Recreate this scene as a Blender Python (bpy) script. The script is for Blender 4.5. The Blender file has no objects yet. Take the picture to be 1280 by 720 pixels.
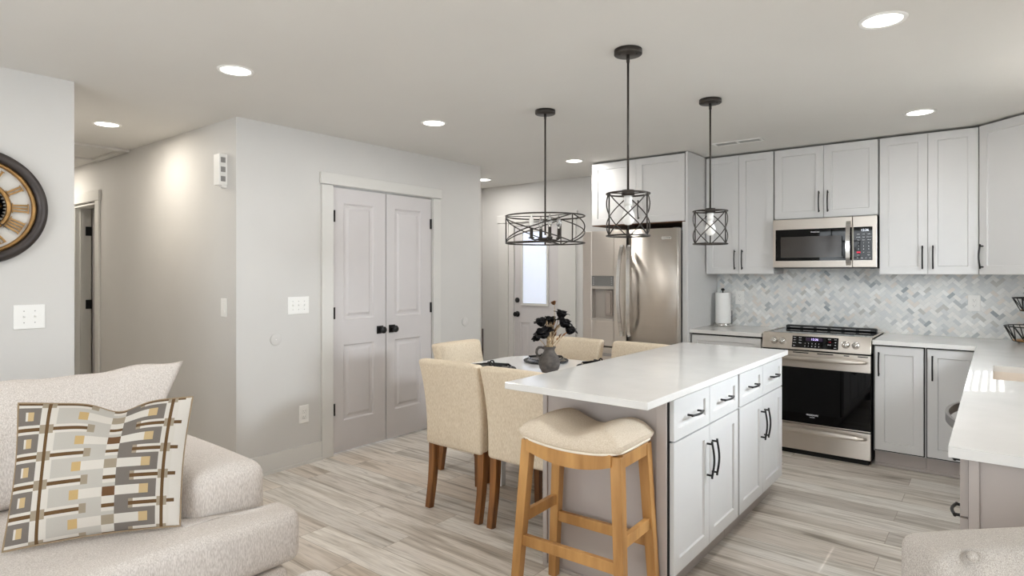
import bpy, bmesh, math, random
from mathutils import Vector, Matrix
random.seed(7)
C = bpy.context.scene
COL = C.collection
R_ = math.radians
PI = math.pi

# ------------------------------------------------------------------ camera
FPX, HZ, CAMZ, YAW = 762.0, 340.0, 1.403, R_(38.45)
cam = bpy.data.objects.new('camera', bpy.data.cameras.new('camera'))
COL.objects.link(cam)
cam.location = (0, 0, CAMZ)
cam.rotation_euler = (PI/2, 0, YAW)
cam.data.sensor_width = 36
cam.data.lens = FPX/1280*36
cam.data.shift_y = (HZ-360)/1280
cam.data.clip_start = 0.05
C.camera = cam
FW = Vector((-math.sin(YAW), math.cos(YAW), 0)); RT = Vector((math.cos(YAW), math.sin(YAW), 0))
def px_at(x, y, d):            # point of the room at depth d seen at photo position x, y
    return FW*d + RT*((x-640)/FPX*d) + Vector((0, 0, CAMZ-(y-HZ)*d/FPX))

# ------------------------------------------------------------------ exposure, world, sun, windows
C.view_settings.view_transform = 'Standard'
C.view_settings.look = 'None'
C.view_settings.gamma = 1
C.view_settings.use_curve_mapping = False
C.view_settings.exposure = 0.2
C.cycles.max_bounces = 12
C.cycles.diffuse_bounces = 7
C.cycles.glossy_bounces = 5
C.cycles.sample_clamp_indirect = 6
SIDE_W, BACK_W, SINK_W, WORLD_W, SUN_W = 10, 62, 260, 2.0, 20.0      # daylight
W = bpy.data.worlds.new('world'); C.world = W; W.use_nodes = True
W.node_tree.nodes['Background'].inputs[0].default_value = (0.85, 0.93, 1, 1)
W.node_tree.nodes['Background'].inputs[1].default_value = WORLD_W
def lamp(name, kind, loc, rot, energy, color=(1, 1, 1), **kw):
    l = bpy.data.lights.new(name, kind); l.energy = energy; l.color = color
    for k, v in kw.items(): setattr(l, k, v)
    o = bpy.data.objects.new(name, l); COL.objects.link(o); o.location = loc; o.rotation_euler = rot
    return o
CAN_K = {'pantry': .58, 'fridge': .85, 'entry': .9, 'hall': 1.0, 'hall end': 1.1, 'sink': 1.2, 'corner': .22, 'living': .3}
sd = Vector((-1, -0.6, -1.7))
lamp('sunlight', 'SUN', (4, 5, 6), sd.to_track_quat('-Z', 'Y').to_euler(), SUN_W, (1, .97, .92), angle=R_(.5))
CAN_W = 8.0
DAY = (0.92, 0.97, 1.0)
lamp('daylight_living_side', 'AREA', (1.86, 0.7, 1.4), (0, R_(90), 0), SIDE_W, DAY, shape='RECTANGLE', size=1.5, size_y=2.0)
lamp('daylight_living_back', 'AREA', (-1.3, -2.66, 1.25), (R_(90), 0, 0), BACK_W, DAY, shape='RECTANGLE', size=3.0, size_y=2.0)
sky_dir = Vector((-1.05, 3.0, .5))-Vector((1.25, 4.45, 1.83))
lamp('daylight_sink', 'AREA', (1.25, 4.45, 1.83), sky_dir.to_track_quat('-Z', 'Y').to_euler(), SINK_W, (.86, .94, 1), shape='RECTANGLE', size=1.1, size_y=.55)

sky_dir = Vector((-2.05, 5.1, 1.6))-Vector((1.2, 3.1, 2.0))
lamp('daylight_sink_other_side', 'AREA', (1.2, 3.1, 2.0), sky_dir.to_track_quat('-Z', 'Y').to_euler(), SINK_W*.4, (.88, .95, 1), shape='RECTANGLE', size=1.1, size_y=.9)

# ------------------------------------------------------------------ materials
def lin(c):
    return tuple(((v/255)/12.92 if v/255 <= .04045 else ((v/255+.055)/1.055)**2.4) for v in c)
MATS = {}
def mat(name, rgb, rough=.5, metal=0.0, var=0.0, scale=(8, 8, 8), bump=0.0, bscale=(60, 60, 60), emit=0, spec=.5, rgb2=None, trans=0, coat=0, detail=3):
    m = bpy.data.materials.new(name); m.use_nodes = True
    nt = m.node_tree; b = nt.nodes['Principled BSDF']
    c = lin(rgb)
    b.inputs['Base Color'].default_value = (*c, 1)
    b.inputs['Roughness'].default_value = rough; b.inputs['Metallic'].default_value = metal
    b.inputs['Specular IOR Level'].default_value = spec
    b.inputs['Coat Weight'].default_value = coat
    b.inputs['Transmission Weight'].default_value = trans
    if emit:
        b.inputs['Emission Color'].default_value = (*c, 1); b.inputs['Emission Strength'].default_value = emit
    tc = nt.nodes.new('ShaderNodeTexCoord')
    def noise(sc, det=3):
        mp = nt.nodes.new('ShaderNodeMapping'); mp.inputs['Scale'].default_value = sc
        nt.links.new(tc.outputs['Object'], mp.inputs['Vector'])
        n = nt.nodes.new('ShaderNodeTexNoise'); n.inputs['Scale'].default_value = 1; n.inputs['Detail'].default_value = det
        nt.links.new(mp.outputs[0], n.inputs['Vector'])
        return n
    if rgb2 or var:
        n = noise(scale, detail)
        r = nt.nodes.new('ShaderNodeValToRGB')
        c2 = lin(rgb2) if rgb2 else tuple(v*(1-var) for v in c)
        r.color_ramp.elements[0].position = .34; r.color_ramp.elements[1].position = .66
        r.color_ramp.elements[0].color = (*c2, 1); r.color_ramp.elements[1].color = (*c, 1)
        nt.links.new(n.outputs['Fac'], r.inputs[0]); nt.links.new(r.outputs[0], b.inputs['Base Color'])
    if bump:
        n = noise(bscale, 4)
        bp = nt.nodes.new('ShaderNodeBump'); bp.inputs['Strength'].default_value = bump; bp.inputs['Distance'].default_value = .004
        nt.links.new(n.outputs['Fac'], bp.inputs['Height']); nt.links.new(bp.outputs[0], b.inputs['Normal'])
    MATS[name] = m
    return m
def vcol_mat(name, rough, spec=.4, bump=0, bscale=(300, 300, 300)):
    m = mat(name, (200, 200, 200), rough, spec=spec, bump=bump, bscale=bscale)
    a = m.node_tree.nodes.new('ShaderNodeAttribute'); a.attribute_name = 'tint'
    m.node_tree.links.new(a.outputs['Color'], m.node_tree.nodes['Principled BSDF'].inputs['Base Color'])
    return m
def floor_mat():
    m = bpy.data.materials.new('oak_planks'); m.use_nodes = True
    nt = m.node_tree; b = nt.nodes['Principled BSDF']; N = nt.nodes.new; L = nt.links.new
    tc = N('ShaderNodeTexCoord')
    br = N('ShaderNodeTexBrick'); br.offset = .37; br.offset_frequency = 2; br.squash = 1
    br.inputs['Color1'].default_value = (0, 0, 0, 1); br.inputs['Color2'].default_value = (1, 1, 1, 1)
    br.inputs['Mortar'].default_value = (.5, .5, .5, 1)
    br.inputs['Scale'].default_value = 1; br.inputs['Mortar Size'].default_value = .0016; br.inputs['Mortar Smooth'].default_value = .3
    br.inputs['Brick Width'].default_value = 1.22; br.inputs['Row Height'].default_value = .183
    L(tc.outputs['Object'], br.inputs['Vector'])
    off = N('ShaderNodeVectorMath'); off.operation = 'MULTIPLY_ADD'
    L(br.outputs['Color'], off.inputs[0]); off.inputs[1].default_value = (17, 23, 5); L(tc.outputs['Object'], off.inputs[2])
    def noise(sc, det, dist=0):
        mp = N('ShaderNodeMapping'); mp.inputs['Scale'].default_value = sc; L(off.outputs[0], mp.inputs['Vector'])
        n = N('ShaderNodeTexNoise'); n.inputs['Scale'].default_value = 1; n.inputs['Detail'].default_value = det; n.inputs['Distortion'].default_value = dist
        L(mp.outputs[0], n.inputs['Vector']); return n
    def ramp(src, stops):
        r = N('ShaderNodeValToRGB'); e = r.color_ramp.elements
        while len(e) < len(stops): e.new(.5)
        for k, (p, c) in enumerate(stops): e[k].position = p; e[k].color = (*lin(c), 1)
        L(src, r.inputs[0]); return r
    big = noise((.9, 11, 1), 6, 1.2); fine = noise((6, 90, 1), 6, .3); knots = noise((1.6, 16, 1), 4, 2.2)
    c1 = ramp(big.outputs['Fac'], [(.24, (152, 145, 137)), (.38, (210, 204, 196)), (.54, (250, 248, 245)), (.68, (236, 232, 227)), (.8, (200, 194, 187))])
    c2 = ramp(fine.outputs['Fac'], [(.28, (160, 155, 150)), (.48, (244, 243, 241)), (.8, (255, 255, 255))])
    c3 = ramp(knots.outputs['Fac'], [(.26, (120, 106, 92)), (.36, (235, 232, 228)), (1, (255, 255, 255))])
    tone = ramp(br.outputs['Color'], [(0, (210, 205, 200)), (.22, (255, 255, 254)), (.45, (236, 231, 226)), (.62, (255, 253, 250)), (.8, (248, 239, 229)), (1, (220, 216, 213))])
    def mul(a, b_, f):
        x = N('ShaderNodeMix'); x.data_type = 'RGBA'; x.blend_type = 'MULTIPLY'; x.inputs[0].default_value = f
        L(a, x.inputs[6]); L(b_, x.inputs[7]); return x.outputs[2]
    col = mul(mul(mul(c1.outputs[0], c2.outputs[0], .5), c3.outputs[0], .6), tone.outputs[0], 1)
    seam = N('ShaderNodeMix'); seam.data_type = 'RGBA'; L(br.outputs['Fac'], seam.inputs[0]); L(col, seam.inputs[6]); seam.inputs[7].default_value = (*lin((158, 146, 134)), 1)
    L(seam.outputs[2], b.inputs['Base Color'])
    b.inputs['Roughness'].default_value = .42; b.inputs['Specular IOR Level'].default_value = .35
    bp = N('ShaderNodeBump'); bp.inputs['Strength'].default_value = .12; bp.inputs['Distance'].default_value = .002
    L(fine.outputs['Fac'], bp.inputs['Height']); L(bp.outputs[0], b.inputs['Normal'])
    return m
M_floor = floor_mat()
M_wall = mat('wall_paint', (208, 206, 203), .6, spec=.25, var=.02, scale=(3, 3, 3), bump=.03, bscale=(180, 180, 180))
M_ceil = mat('ceiling_paint', (222, 220, 216), .75, spec=.2, var=.02, scale=(2, 2, 2))
M_trim = mat('trim_paint', (214, 212, 208), .45, spec=.35, var=.015)
M_door = mat('door_paint', (206, 202, 202), .42, spec=.4, var=.015)
M_cab = mat('cabinet_paint', (213, 212, 211), .4, spec=.4, var=.02, scale=(4, 4, 4))
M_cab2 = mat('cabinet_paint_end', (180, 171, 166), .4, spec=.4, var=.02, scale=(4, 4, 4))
M_quartz = mat('white_quartz', (224, 222, 219), .12, spec=.5, var=.05, scale=(7, 7, 7), detail=8)
M_steel = mat('stainless_steel', (222, 214, 205), .38, 1.0, var=.03, scale=(2, 2, 220), bump=.006, bscale=(3, 3, 500))
_n = M_steel.node_tree; _tg = _n.nodes.new('ShaderNodeTangent'); _tg.direction_type = 'RADIAL'; _tg.axis = 'Z'
_b = _n.nodes['Principled BSDF']; _b.inputs['Anisotropic'].default_value = .9; _b.inputs['Anisotropic Rotation'].default_value = .25
_n.links.new(_tg.outputs[0], _b.inputs['Tangent'])
M_chrome = mat('bright_steel', (215, 213, 210), .14, 1.0)
M_greysteel = mat('grey_steel_side', (140, 138, 136), .45, .6)
M_black = mat('black_metal', (24, 23, 23), .42, .2, var=.1)
M_bronze = mat('dark_bronze_metal', (66, 61, 57), .42, .6, var=.15, scale=(30, 30, 30))
M_blackglass = mat('black_glass', (6, 6, 7), .03, 0, spec=.3)
M_dark = mat('dark_gap', (22, 21, 20), .8)
M_darkplast = mat('black_plastic', (18, 18, 19), .4)
M_screen = mat('display_lit', (205, 190, 255), .3, emit=1.3)
M_ink = mat('panel_lettering', (215, 215, 218), .5, emit=.25)
M_red = mat('red_key', (210, 40, 70), .5, emit=.25)
M_rawwood = mat('raw_wood', (120, 84, 56), .7, var=.3, scale=(4, 40, 40))
M_oak = mat('honey_wood', (198, 150, 90), .42, rgb2=(158, 112, 60), scale=(14, 14, 2.2), bump=.05, bscale=(60, 60, 8), detail=5)
M_walnut = mat('walnut_wood', (152, 102, 56), .38, rgb2=(108, 68, 36), scale=(30, 30, 3), detail=4)
M_linen = mat('cream_linen', (228, 214, 193), .9, spec=.15, rgb2=(210, 193, 168), scale=(220, 220, 60), bump=.35, bscale=(420, 420, 420), detail=2)
M_linen2 = mat('oatmeal_linen', (226, 213, 196), .9, spec=.15, rgb2=(206, 190, 168), scale=(300, 300, 300), bump=.35, bscale=(420, 420, 420), detail=2)
M_sofa = mat('boucle_fabric', (227, 220, 214), .95, spec=.1, rgb2=(194, 185, 178), scale=(300, 300, 70), bump=.4, bscale=(420, 420, 200), detail=3)
M_tuft = mat('grey_tweed', (205, 199, 192), .95, spec=.1, rgb2=(160, 152, 145), scale=(650, 650, 420), bump=.4, bscale=(700, 700, 700), detail=3)
M_white = mat('white_plastic', (238, 237, 234), .35, spec=.4, var=.01)
M_white2 = mat('white_lacquer', (240, 240, 240), .08, spec=.5, var=.01)
M_slot = mat('socket_slot', (150, 148, 146), .6)
M_lens = mat('lamp_lens', (255, 250, 240), .4, emit=5)
M_bulb = mat('frosted_bulb', (240, 239, 235), .2, emit=.06)
M_glass = mat('clear_glass', (250, 252, 253), .02, trans=1.0, spec=.5)
M_blind = mat('door_blind_lit', (226, 234, 250), .6, emit=.42)  # daylight behind the slats put in as emission
M_vase = mat('charcoal_stoneware', (102, 96, 92), .75, spec=.3, rgb2=(78, 73, 70), scale=(25, 25, 40), bump=.15, bscale=(90, 90, 120))
M_petal = mat('black_petal', (38, 35, 38), .55, var=.35, scale=(40, 40, 40))
M_dry = mat('dried_stem', (208, 190, 160), .8, rgb2=(150, 120, 84), scale=(60, 60, 30))
M_amber = mat('dried_petal', (176, 118, 62), .7, rgb2=(110, 74, 52), scale=(60, 60, 60))
M_plate = mat('charcoal_glaze', (70, 70, 72), .12, spec=.6)
M_charger = mat('black_charger', (26, 25, 26), .25, .3)
M_napkin = mat('black_napkin', (40, 40, 42), .9, bump=.3, bscale=(300, 300, 300))
M_gold = mat('aged_gold', (176, 136, 84), .38, .75, var=.35, scale=(25, 25, 25))
M_clockrim = mat('clock_gunmetal', (76, 70, 68), .4, .55, var=.25, scale=(9, 9, 9))
M_dial = mat('clock_dial', (206, 203, 197), .5, var=.02)
M_paper = mat('paper_towel', (246, 245, 243), .9, var=.03, bump=.15, bscale=(120, 120, 120))
M_grout = mat('grout', (205, 207, 207), .8)
M_tile = vcol_mat('marble_tile', .3, .4)
M_pillow = vcol_mat('woven_pillow', .95, .1, .4, (500, 500, 500))
M_lamp = M_lens

# ------------------------------------------------------------------ mesh helpers
def bm_new(): return bmesh.new()
def box(bm, x0, x1, y0, y1, z0, z1, bev=0, seg=2):
    r = bmesh.ops.create_cube(bm, size=1)
    vs = r['verts']
    for v in vs:
        v.co = Vector((x0+(v.co.x+.5)*(x1-x0), y0+(v.co.y+.5)*(y1-y0), z0+(v.co.z+.5)*(z1-z0)))
    if bev:
        es = list({e for v in vs for e in v.link_edges})
        bmesh.ops.bevel(bm, geom=es, offset=bev, segments=seg, profile=.5, affect='EDGES')
    return bm
def hexa(bm, bot, top, bev=0, seg=2):      # eight corners: four below, four above, same order
    a = [bm.verts.new(p) for p in bot]; b = [bm.verts.new(p) for p in top]
    fs = [bm.faces.new(a[::-1]), bm.faces.new(b)] + [bm.faces.new((a[i], a[(i+1) % 4], b[(i+1) % 4], b[i])) for i in range(4)]
    bmesh.ops.recalc_face_normals(bm, faces=fs)
    if bev:
        es = list({e for f in fs for e in f.edges})
        bmesh.ops.bevel(bm, geom=es, offset=bev, segments=seg, profile=.5, affect='EDGES')
    return bm
def bar(bm, p, q, w, t, up=(0, 0, 1), bev=0, w2=None, t2=None):   # tapered rectangular bar
    p, q = Vector(p), Vector(q); d = (q-p).normalized(); up = Vector(up)
    s = d.cross(up)
    if s.length < 1e-4: s = d.cross(Vector((0, 1, 0)))
    s.normalize(); u = s.cross(d).normalized()
    w2 = w if w2 is None else w2; t2 = t if t2 is None else t2
    f = lambda c, a, b: [c-s*a/2-u*b/2, c+s*a/2-u*b/2, c+s*a/2+u*b/2, c-s*a/2+u*b/2]
    return hexa(bm, f(p, w, t), f(q, w2, t2), bev)
def tube(bm, pts, r, seg=8, closed=False, caps=True):
    pts = [Vector(p) for p in pts]; n = len(pts); rings = []
    rs = r if isinstance(r, (list, tuple)) else [r]*n
    prev = None
    for i, p in enumerate(pts):
        if closed: t = pts[(i+1) % n]-pts[i-1]
        else: t = pts[min(i+1, n-1)]-pts[max(i-1, 0)]
        t.normalize()
        if prev is None:
            a = Vector((0, 0, 1)) if abs(t.z) < .9 else Vector((1, 0, 0))
            u = t.cross(a).normalized()
        else:
            u = (prev-t*prev.dot(t))
            u = u.normalized() if u.length > 1e-6 else t.orthogonal().normalized()
        prev = u; v = t.cross(u)
        rings.append([bm.verts.new(p+(u*math.cos(2*PI*k/seg)+v*math.sin(2*PI*k/seg))*rs[i]) for k in range(seg)])
    for i in range(n if closed else n-1):
        a, b = rings[i], rings[(i+1) % n]
        for k in range(seg):
            f = bm.faces.new((a[k], a[(k+1) % seg], b[(k+1) % seg], b[k])); f.smooth = True
    if caps and not closed:
        bm.faces.new(rings[0][::-1]); bm.faces.new(rings[-1])
    return bm
def circ(cx, cy, z, r, n=48): return [(cx+r*math.cos(2*PI*k/n), cy+r*math.sin(2*PI*k/n), z) for k in range(n)]
def lathe(bm, prof, seg=40, c=(0, 0, 0), axis='Z', smooth=True):    # prof: (radius, height)
    c = Vector(c); rings = []
    def P(r, h, a):
        x, y = r*math.cos(a), r*math.sin(a)
        return c+(Vector((x, y, h)) if axis == 'Z' else Vector((x, h, y)) if axis == 'Y' else Vector((h, x, y)))
    for r, h in prof:
        rings.append([bm.verts.new(P(0, h, 0))] if r < 1e-6 else [bm.verts.new(P(r, h, 2*PI*k/seg)) for k in range(seg)])
    for a, b in zip(rings, rings[1:]):
        for k in range(seg):
            k2 = (k+1) % seg
            if len(a) == 1 and len(b) == 1: continue
            vs = (a[0], b[k2], b[k]) if len(a) == 1 else (a[k], a[k2], b[0]) if len(b) == 1 else (a[k], a[k2], b[k2], b[k])
            f = bm.faces.new(vs); f.smooth = smooth
    return bm
def prism(bm, pts, z0, z1, bev=0, seg=3, smooth=False):
    a = [bm.verts.new((p[0], p[1], z0)) for p in pts]; b = [bm.verts.new((p[0], p[1], z1)) for p in pts]; n = len(pts)
    fs = [bm.faces.new(a[::-1]), bm.faces.new(b)]+[bm.faces.new((a[i], a[(i+1) % n], b[(i+1) % n], b[i])) for i in range(n)]
    bmesh.ops.recalc_face_normals(bm, faces=fs)
    if bev:
        es = list({e for f in fs[:2] for e in f.edges}) if bev > 0 else list({e for f in fs for e in f.edges})
        bmesh.ops.bevel(bm, geom=es, offset=abs(bev), segments=seg, profile=.5, affect='EDGES')
    if smooth:
        for f in bm.faces: f.smooth = True
    return bm
def slab(bm, w, h, t, x0, x1, panels, prof):   # door leaf, front at y=0 facing -y; panels: list of (z0,z1); prof: loops (inset, depth)
    V = bm.verts.new
    def quad(a, b, z0, z1, y=0): bm.faces.new([V((a, y, z0)), V((b, y, z0)), V((b, y, z1)), V((a, y, z1))])
    quad(0, x0, 0, h); quad(x1, w, 0, h)
    zs = [0]+[z for p in panels for z in p]+[h]
    for i in range(0, len(zs), 2): quad(x0, x1, zs[i], zs[i+1])
    for z0, z1 in panels:
        loops = []
        for ins, dep in prof:
            loops.append([V((x0+ins, dep, z0+ins)), V((x1-ins, dep, z0+ins)), V((x1-ins, dep, z1-ins)), V((x0+ins, dep, z1-ins))])
        for a, b in zip(loops, loops[1:]):
            for k in range(4): bm.faces.new((a[k], a[(k+1) % 4], b[(k+1) % 4], b[k]))
        bm.faces.new(loops[-1])
    bm.faces.new([V((0, t, 0)), V((0, t, h)), V((w, t, h)), V((w, t, 0))])
    for a, b in (((0, 0), (w, 0)), ((w, 0), (w, h)), ((w, h), (0, h)), ((0, h), (0, 0))):
        bm.faces.new([V((a[0], 0, a[1])), V((a[0], t, a[1])), V((b[0], t, b[1])), V((b[0], 0, b[1]))])
    bmesh.ops.remove_doubles(bm, verts=bm.verts, dist=1e-5)
    return bm
SHAKER = [(0, 0), (.0025, .009)]
MOLD = [(0, 0), (.012, .011), (.03, .011), (.05, .003)]
def shaker(w, h, fr=.058, t=.02):
    return slab(bm_new(), w, h, t, fr, w-fr, [(fr, h-fr)], SHAKER)
def rbox(bm, c, dims, r, n=10, bulge=(0, 0, 0), fn=None):  # soft rounded block
    c = Vector(c); hx, hy, hz = (d/2 for d in dims); new = []
    core = Vector((hx-r, hy-r, hz-r))
    def samp(hh, rr, k):                    # denser sampling in the rounded zone
        return [-hh+rr*(1-math.cos(PI/2*i/4)) for i in range(5)]+[-hh+rr+(2*hh-2*rr)*i/k for i in range(1, k)]+[hh-rr*(1-math.cos(PI/2*(4-i)/4)) for i in range(5)]
    S = [samp(h, r, n) for h in (hx, hy, hz)]; H = (hx, hy, hz)
    for ax in range(3):
        a1, a2 = (ax+1) % 3, (ax+2) % 3
        for sg in (-1, 1):
            G = []
            for u in S[a1]:
                row = []
                for v in S[a2]:
                    p = [0, 0, 0]; p[ax] = sg*H[ax]; p[a1] = u; p[a2] = v
                    p = Vector(p); q = Vector((max(-core[i], min(core[i], p[i])) for i in range(3)))
                    d = p-q
                    if d.length > 1e-9: p = q+d.normalized()*r
                    nx, ny, nz = (p[i]/H[i] for i in range(3))
                    p += Vector((nx*bulge[0]*(1-ny*ny)*(1-nz*nz), ny*bulge[1]*(1-nx*nx)*(1-nz*nz), nz*bulge[2]*(1-nx*nx)*(1-ny*ny)))
                    if fn: p = fn(p, (nx, ny, nz))
                    row.append(bm.verts.new(c+p))
                G.append(row)
            for i in range(len(G)-1):
                for j in range(len(G[0])-1):
                    vs = (G[i][j], G[i+1][j], G[i+1][j+1], G[i][j+1])
                    f = bm.faces.new(vs if sg > 0 else vs[::-1]); f.smooth = True; new.append(f)
    bmesh.ops.remove_doubles(bm, verts=list({v for f in new for v in f.verts}), dist=1e-5)
    return bm

# ------------------------------------------------------------------ object helpers
def obj(name, bm, m, parent=None, world=False):
    me = bpy.data.meshes.new(name); bm.normal_update()
    bm.to_mesh(me); bm.free()
    for x in (m if isinstance(m, (list, tuple)) else [m]): me.materials.append(x)
    o = bpy.data.objects.new(name, me); COL.objects.link(o)
    if parent is not None:
        o.parent = parent
        if world:
            mw = Matrix.Identity(4); p = parent
            while p is not None: mw = p.matrix_basis @ mw; p = p.parent
            me.transform(mw.inverted())
    return o
def tag(o, label, cat, group=None):
    o['label'] = label; o['category'] = cat
    if group: o['group'] = group
    return o
def thing(name, label, cat, loc=(0, 0, 0), rz=0, group=None):
    o = bpy.data.objects.new(name, None); COL.objects.link(o)
    o.location = loc; o.rotation_euler = (0, 0, rz); o.empty_display_size = .05
    return tag(o, label, cat, group)
def struct(name, bm, m, parent=None):
    o = obj(name, bm, m, parent)
    if parent is None: o['kind'] = 'structure'
    return o
def dup(root, loc, rz, label):
    def cp(o, par):
        c = o.copy(); COL.objects.link(c)
        if par is not None: c.parent = par
        for ch in o.children: cp(ch, c)
        return c
    r = cp(root, None); r.location = loc; r.rotation_euler = (0, 0, rz); r['label'] = label
    return r
def text_bm(s, size, depth=.0004, align='CENTER'):
    cu = bpy.data.curves.new('lettering', 'FONT'); cu.body = s; cu.size = size; cu.extrude = depth; cu.align_x = align; cu.align_y = 'CENTER'
    o = bpy.data.objects.new('lettering', cu); COL.objects.link(o)
    me = bpy.data.meshes.new_from_object(o.evaluated_get(bpy.context.evaluated_depsgraph_get()))
    bpy.data.objects.remove(o); bpy.data.curves.remove(cu)
    me.transform(Matrix.Rotation(PI/2, 4, 'X'))          # upright, readable from -y
    bm = bm_new(); bm.from_mesh(me); bpy.data.meshes.remove(me)
    return bm
def move(bm, v, since=0):
    for x in list(bm.verts)[since:]: x.co += Vector(v)
    return bm
def xf(bm, M):
    bm.transform(M); return bm
def pull(bm_, p, q, out, r=.005, bow=.3):  # arched bar pull between p and q standing out along 'out'
    p, q, out = Vector(p), Vector(q), Vector(out)
    d = (q-p); m = 9
    pts = [p-d*.09+out*.80]+[p+d*(i/(m-1))+out*(.85+bow*math.sin(PI*i/(m-1))) for i in range(m)]+[q+d*.09+out*.80]
    tube(bm_, pts, r, 8)
    tube(bm_, [p, p+out*.9], r*.95, 8); tube(bm_, [q, q+out*.9], r*.95, 8)
    return bm_
# ================================================================== the setting
CH = 2.44
M_winglass = bpy.data.materials.new('window_glass'); M_winglass.use_nodes = True
_nt = M_winglass.node_tree; _t = _nt.nodes.new('ShaderNodeBsdfTransparent'); _g = _nt.nodes.new('ShaderNodeBsdfGlossy'); _g.inputs['Roughness'].default_value = .02
_mx = _nt.nodes.new('ShaderNodeMixShader'); _mx.inputs[0].default_value = .05
_nt.links.new(_t.outputs[0], _mx.inputs[1]); _nt.links.new(_g.outputs[0], _mx.inputs[2])
_nt.links.new(_mx.outputs[0], _nt.nodes['Material Output'].inputs[0])

bm = bm_new(); box(bm, -7.8, 1.95, -2.75, 5.85, -.1, 0); struct('floor', bm, M_floor)
bm = bm_new(); box(bm, -7.8, .68, -2.75, 5.85, CH, CH+.1); box(bm, .68, 1.95, -2.75, 2.02, CH, CH+.1); struct('ceiling', bm, M_ceil)
def wall(name, ax, c0, c1, a0, a1, openings=(), m=None):   # ax 'x': wall of constant x spanning y; holes (a, b, z0, z1)
    bm = bm_new()
    def b(p, q, z0, z1):
        if q-p > 1e-4 and z1-z0 > 1e-4:
            if ax == 'x': box(bm, c0, c1, p, q, z0, z1)
            else: box(bm, p, q, c0, c1, z0, z1)
    cur = a0
    for p, q, z0, z1 in sorted(openings):
        b(cur, p, 0, CH); b(p, q, 0, z0); b(p, q, z1, CH); cur = q
    b(cur, a1, 0, CH)
    return struct(name, bm, m or M_wall)
PX = -3.967
wall('wall_left', 'x', -4.06, -3.94, -2.6, 1.12)
wall('wall_hall_near', 'y', 1.0, 1.12, -7.6, -4.06)
wall('wall_hall', 'y', 2.04, 2.16, -7.6, -4.087, [(-7.13, -6.56, 0, 2.06)])
wall('wall_hall_end', 'x', -7.72, -7.6, 1.0, 3.3)
wall('wall_closet_back', 'y', 3.2, 3.3, -7.6, -6.1)
wall('wall_closet_side', 'x', -6.2, -6.1, 2.16, 3.2)
wall('wall_pantry', 'x', -4.087, PX, 2.04, 4.50, [(2.795, 3.842, 0, 2.064)])
wall('wall_recess_side', 'y', 4.38, 4.50, -5.12, -4.087)
wall('wall_recess', 'x', -5.12, -5.0, 4.50, 5.82)
BY = 5.70
wall('wall_back', 'y', BY, BY+.12, -5.0, .68, [(-4.56, -3.72, 0, 1.99)])
wall('wall_right', 'x', .56, .68, 2.02, BY, [(3.53, 4.30, 1.40, 2.34)])
wall('wall_right_return', 'y', 1.90, 2.02, .56, 1.92)
wall('wall_right_living', 'x', 1.80, 1.92, -2.6, 1.90, [(-.3, 1.7, .65, 2.15)])
wall('wall_rear', 'y', -2.72, -2.6, -4.06, 1.92, [(-2.8, .2, .25, 2.25)])

def window(n, ax, c, a0, a1, z0, z1, bars):
    bm = bm_new(); f = .05
    def b(p, q, s, t, d=.03):
        if ax == 'x': box(bm, c-d, c+d, p, q, s, t, .004)
        else: box(bm, p, q, c-d, c+d, s, t, .004)
    b(a0, a0+f, z0, z1); b(a1-f, a1, z0, z1); b(a0+f, a1-f, z0, z0+f); b(a0+f, a1-f, z1-f, z1)
    for k in bars: b(k-.025, k+.025, z0+f, z1-f, .025)
    o = struct('window_%d' % n, bm, M_trim)
    g = bm_new()
    if ax == 'x': box(g, c-.003, c+.003, a0+f, a1-f, z0+f, z1-f)
    else: box(g, a0+f, a1-f, c-.003, c+.003, z0+f, z1-f)
    obj('pane', g, M_winglass, o)
    return o
w1 = window(1, 'x', .672, 3.53, 4.30, 1.40, 2.34, [])
# slatted blind in the upper part of the sink window, slats tilted open to the sun
bm = bm_new()
box(bm, .630, .655, 3.58, 4.25, 1.80, 1.868, .003)
for k in range(7):
    z = 1.895+k*.05
    box(bm, .615, .665, 3.58, 4.25, z-.002, z+.002)
    bmesh.ops.rotate(bm, verts=bm.verts[-8:], cent=(.64, 3.9, z), matrix=Matrix.Rotation(R_(-45), 3, 'Y'))
box(bm, .62, .665, 3.58, 4.25, 2.216, 2.295, .003)
obj('blind', bm, M_trim, w1)
window(2, 'x', 1.86, -.3, 1.7, .65, 2.15, [.7])
window(3, 'y', -2.66, -2.8, .2, .25, 2.25, [-1.8, -.8])

# baseboards with a shoe mould
def baseboard(name, p, q, n, h=.135):           # p, q on the wall line, n = direction into the room
    bm = bm_new(); p = Vector((*p, 0)); q = Vector((*q, 0)); n = Vector((*n, 0))
    for t, z0, z1 in ((.014, 0, h), (.028, 0, .02)):
        hexa(bm, [p, q, q+n*t, p+n*t], [v+Vector((0, 0, z1)) for v in (p, q, q+n*t, p+n*t)])
    return struct(name, bm, M_trim)
baseboard('baseboard_pantry', (PX, 2.04), (PX, 2.69), (1, 0))
baseboard('baseboard_pantry_end', (PX, 3.945), (PX, 4.50), (1, 0))
baseboard('baseboard_left', (-3.94, -2.6), (-3.94, 1.12), (1, 0))
baseboard('baseboard_hall', (-6.46, 2.04), (PX, 2.04), (0, -1))
baseboard('baseboard_recess', (-5.0, 4.5), (-5.0, BY), (1, 0))
baseboard('baseboard_back', (-5.0, BY), (-4.73, BY), (0, -1))
baseboard('baseboard_back_kitchen', (-3.61, BY), (-3.12, BY), (0, -1))

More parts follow.
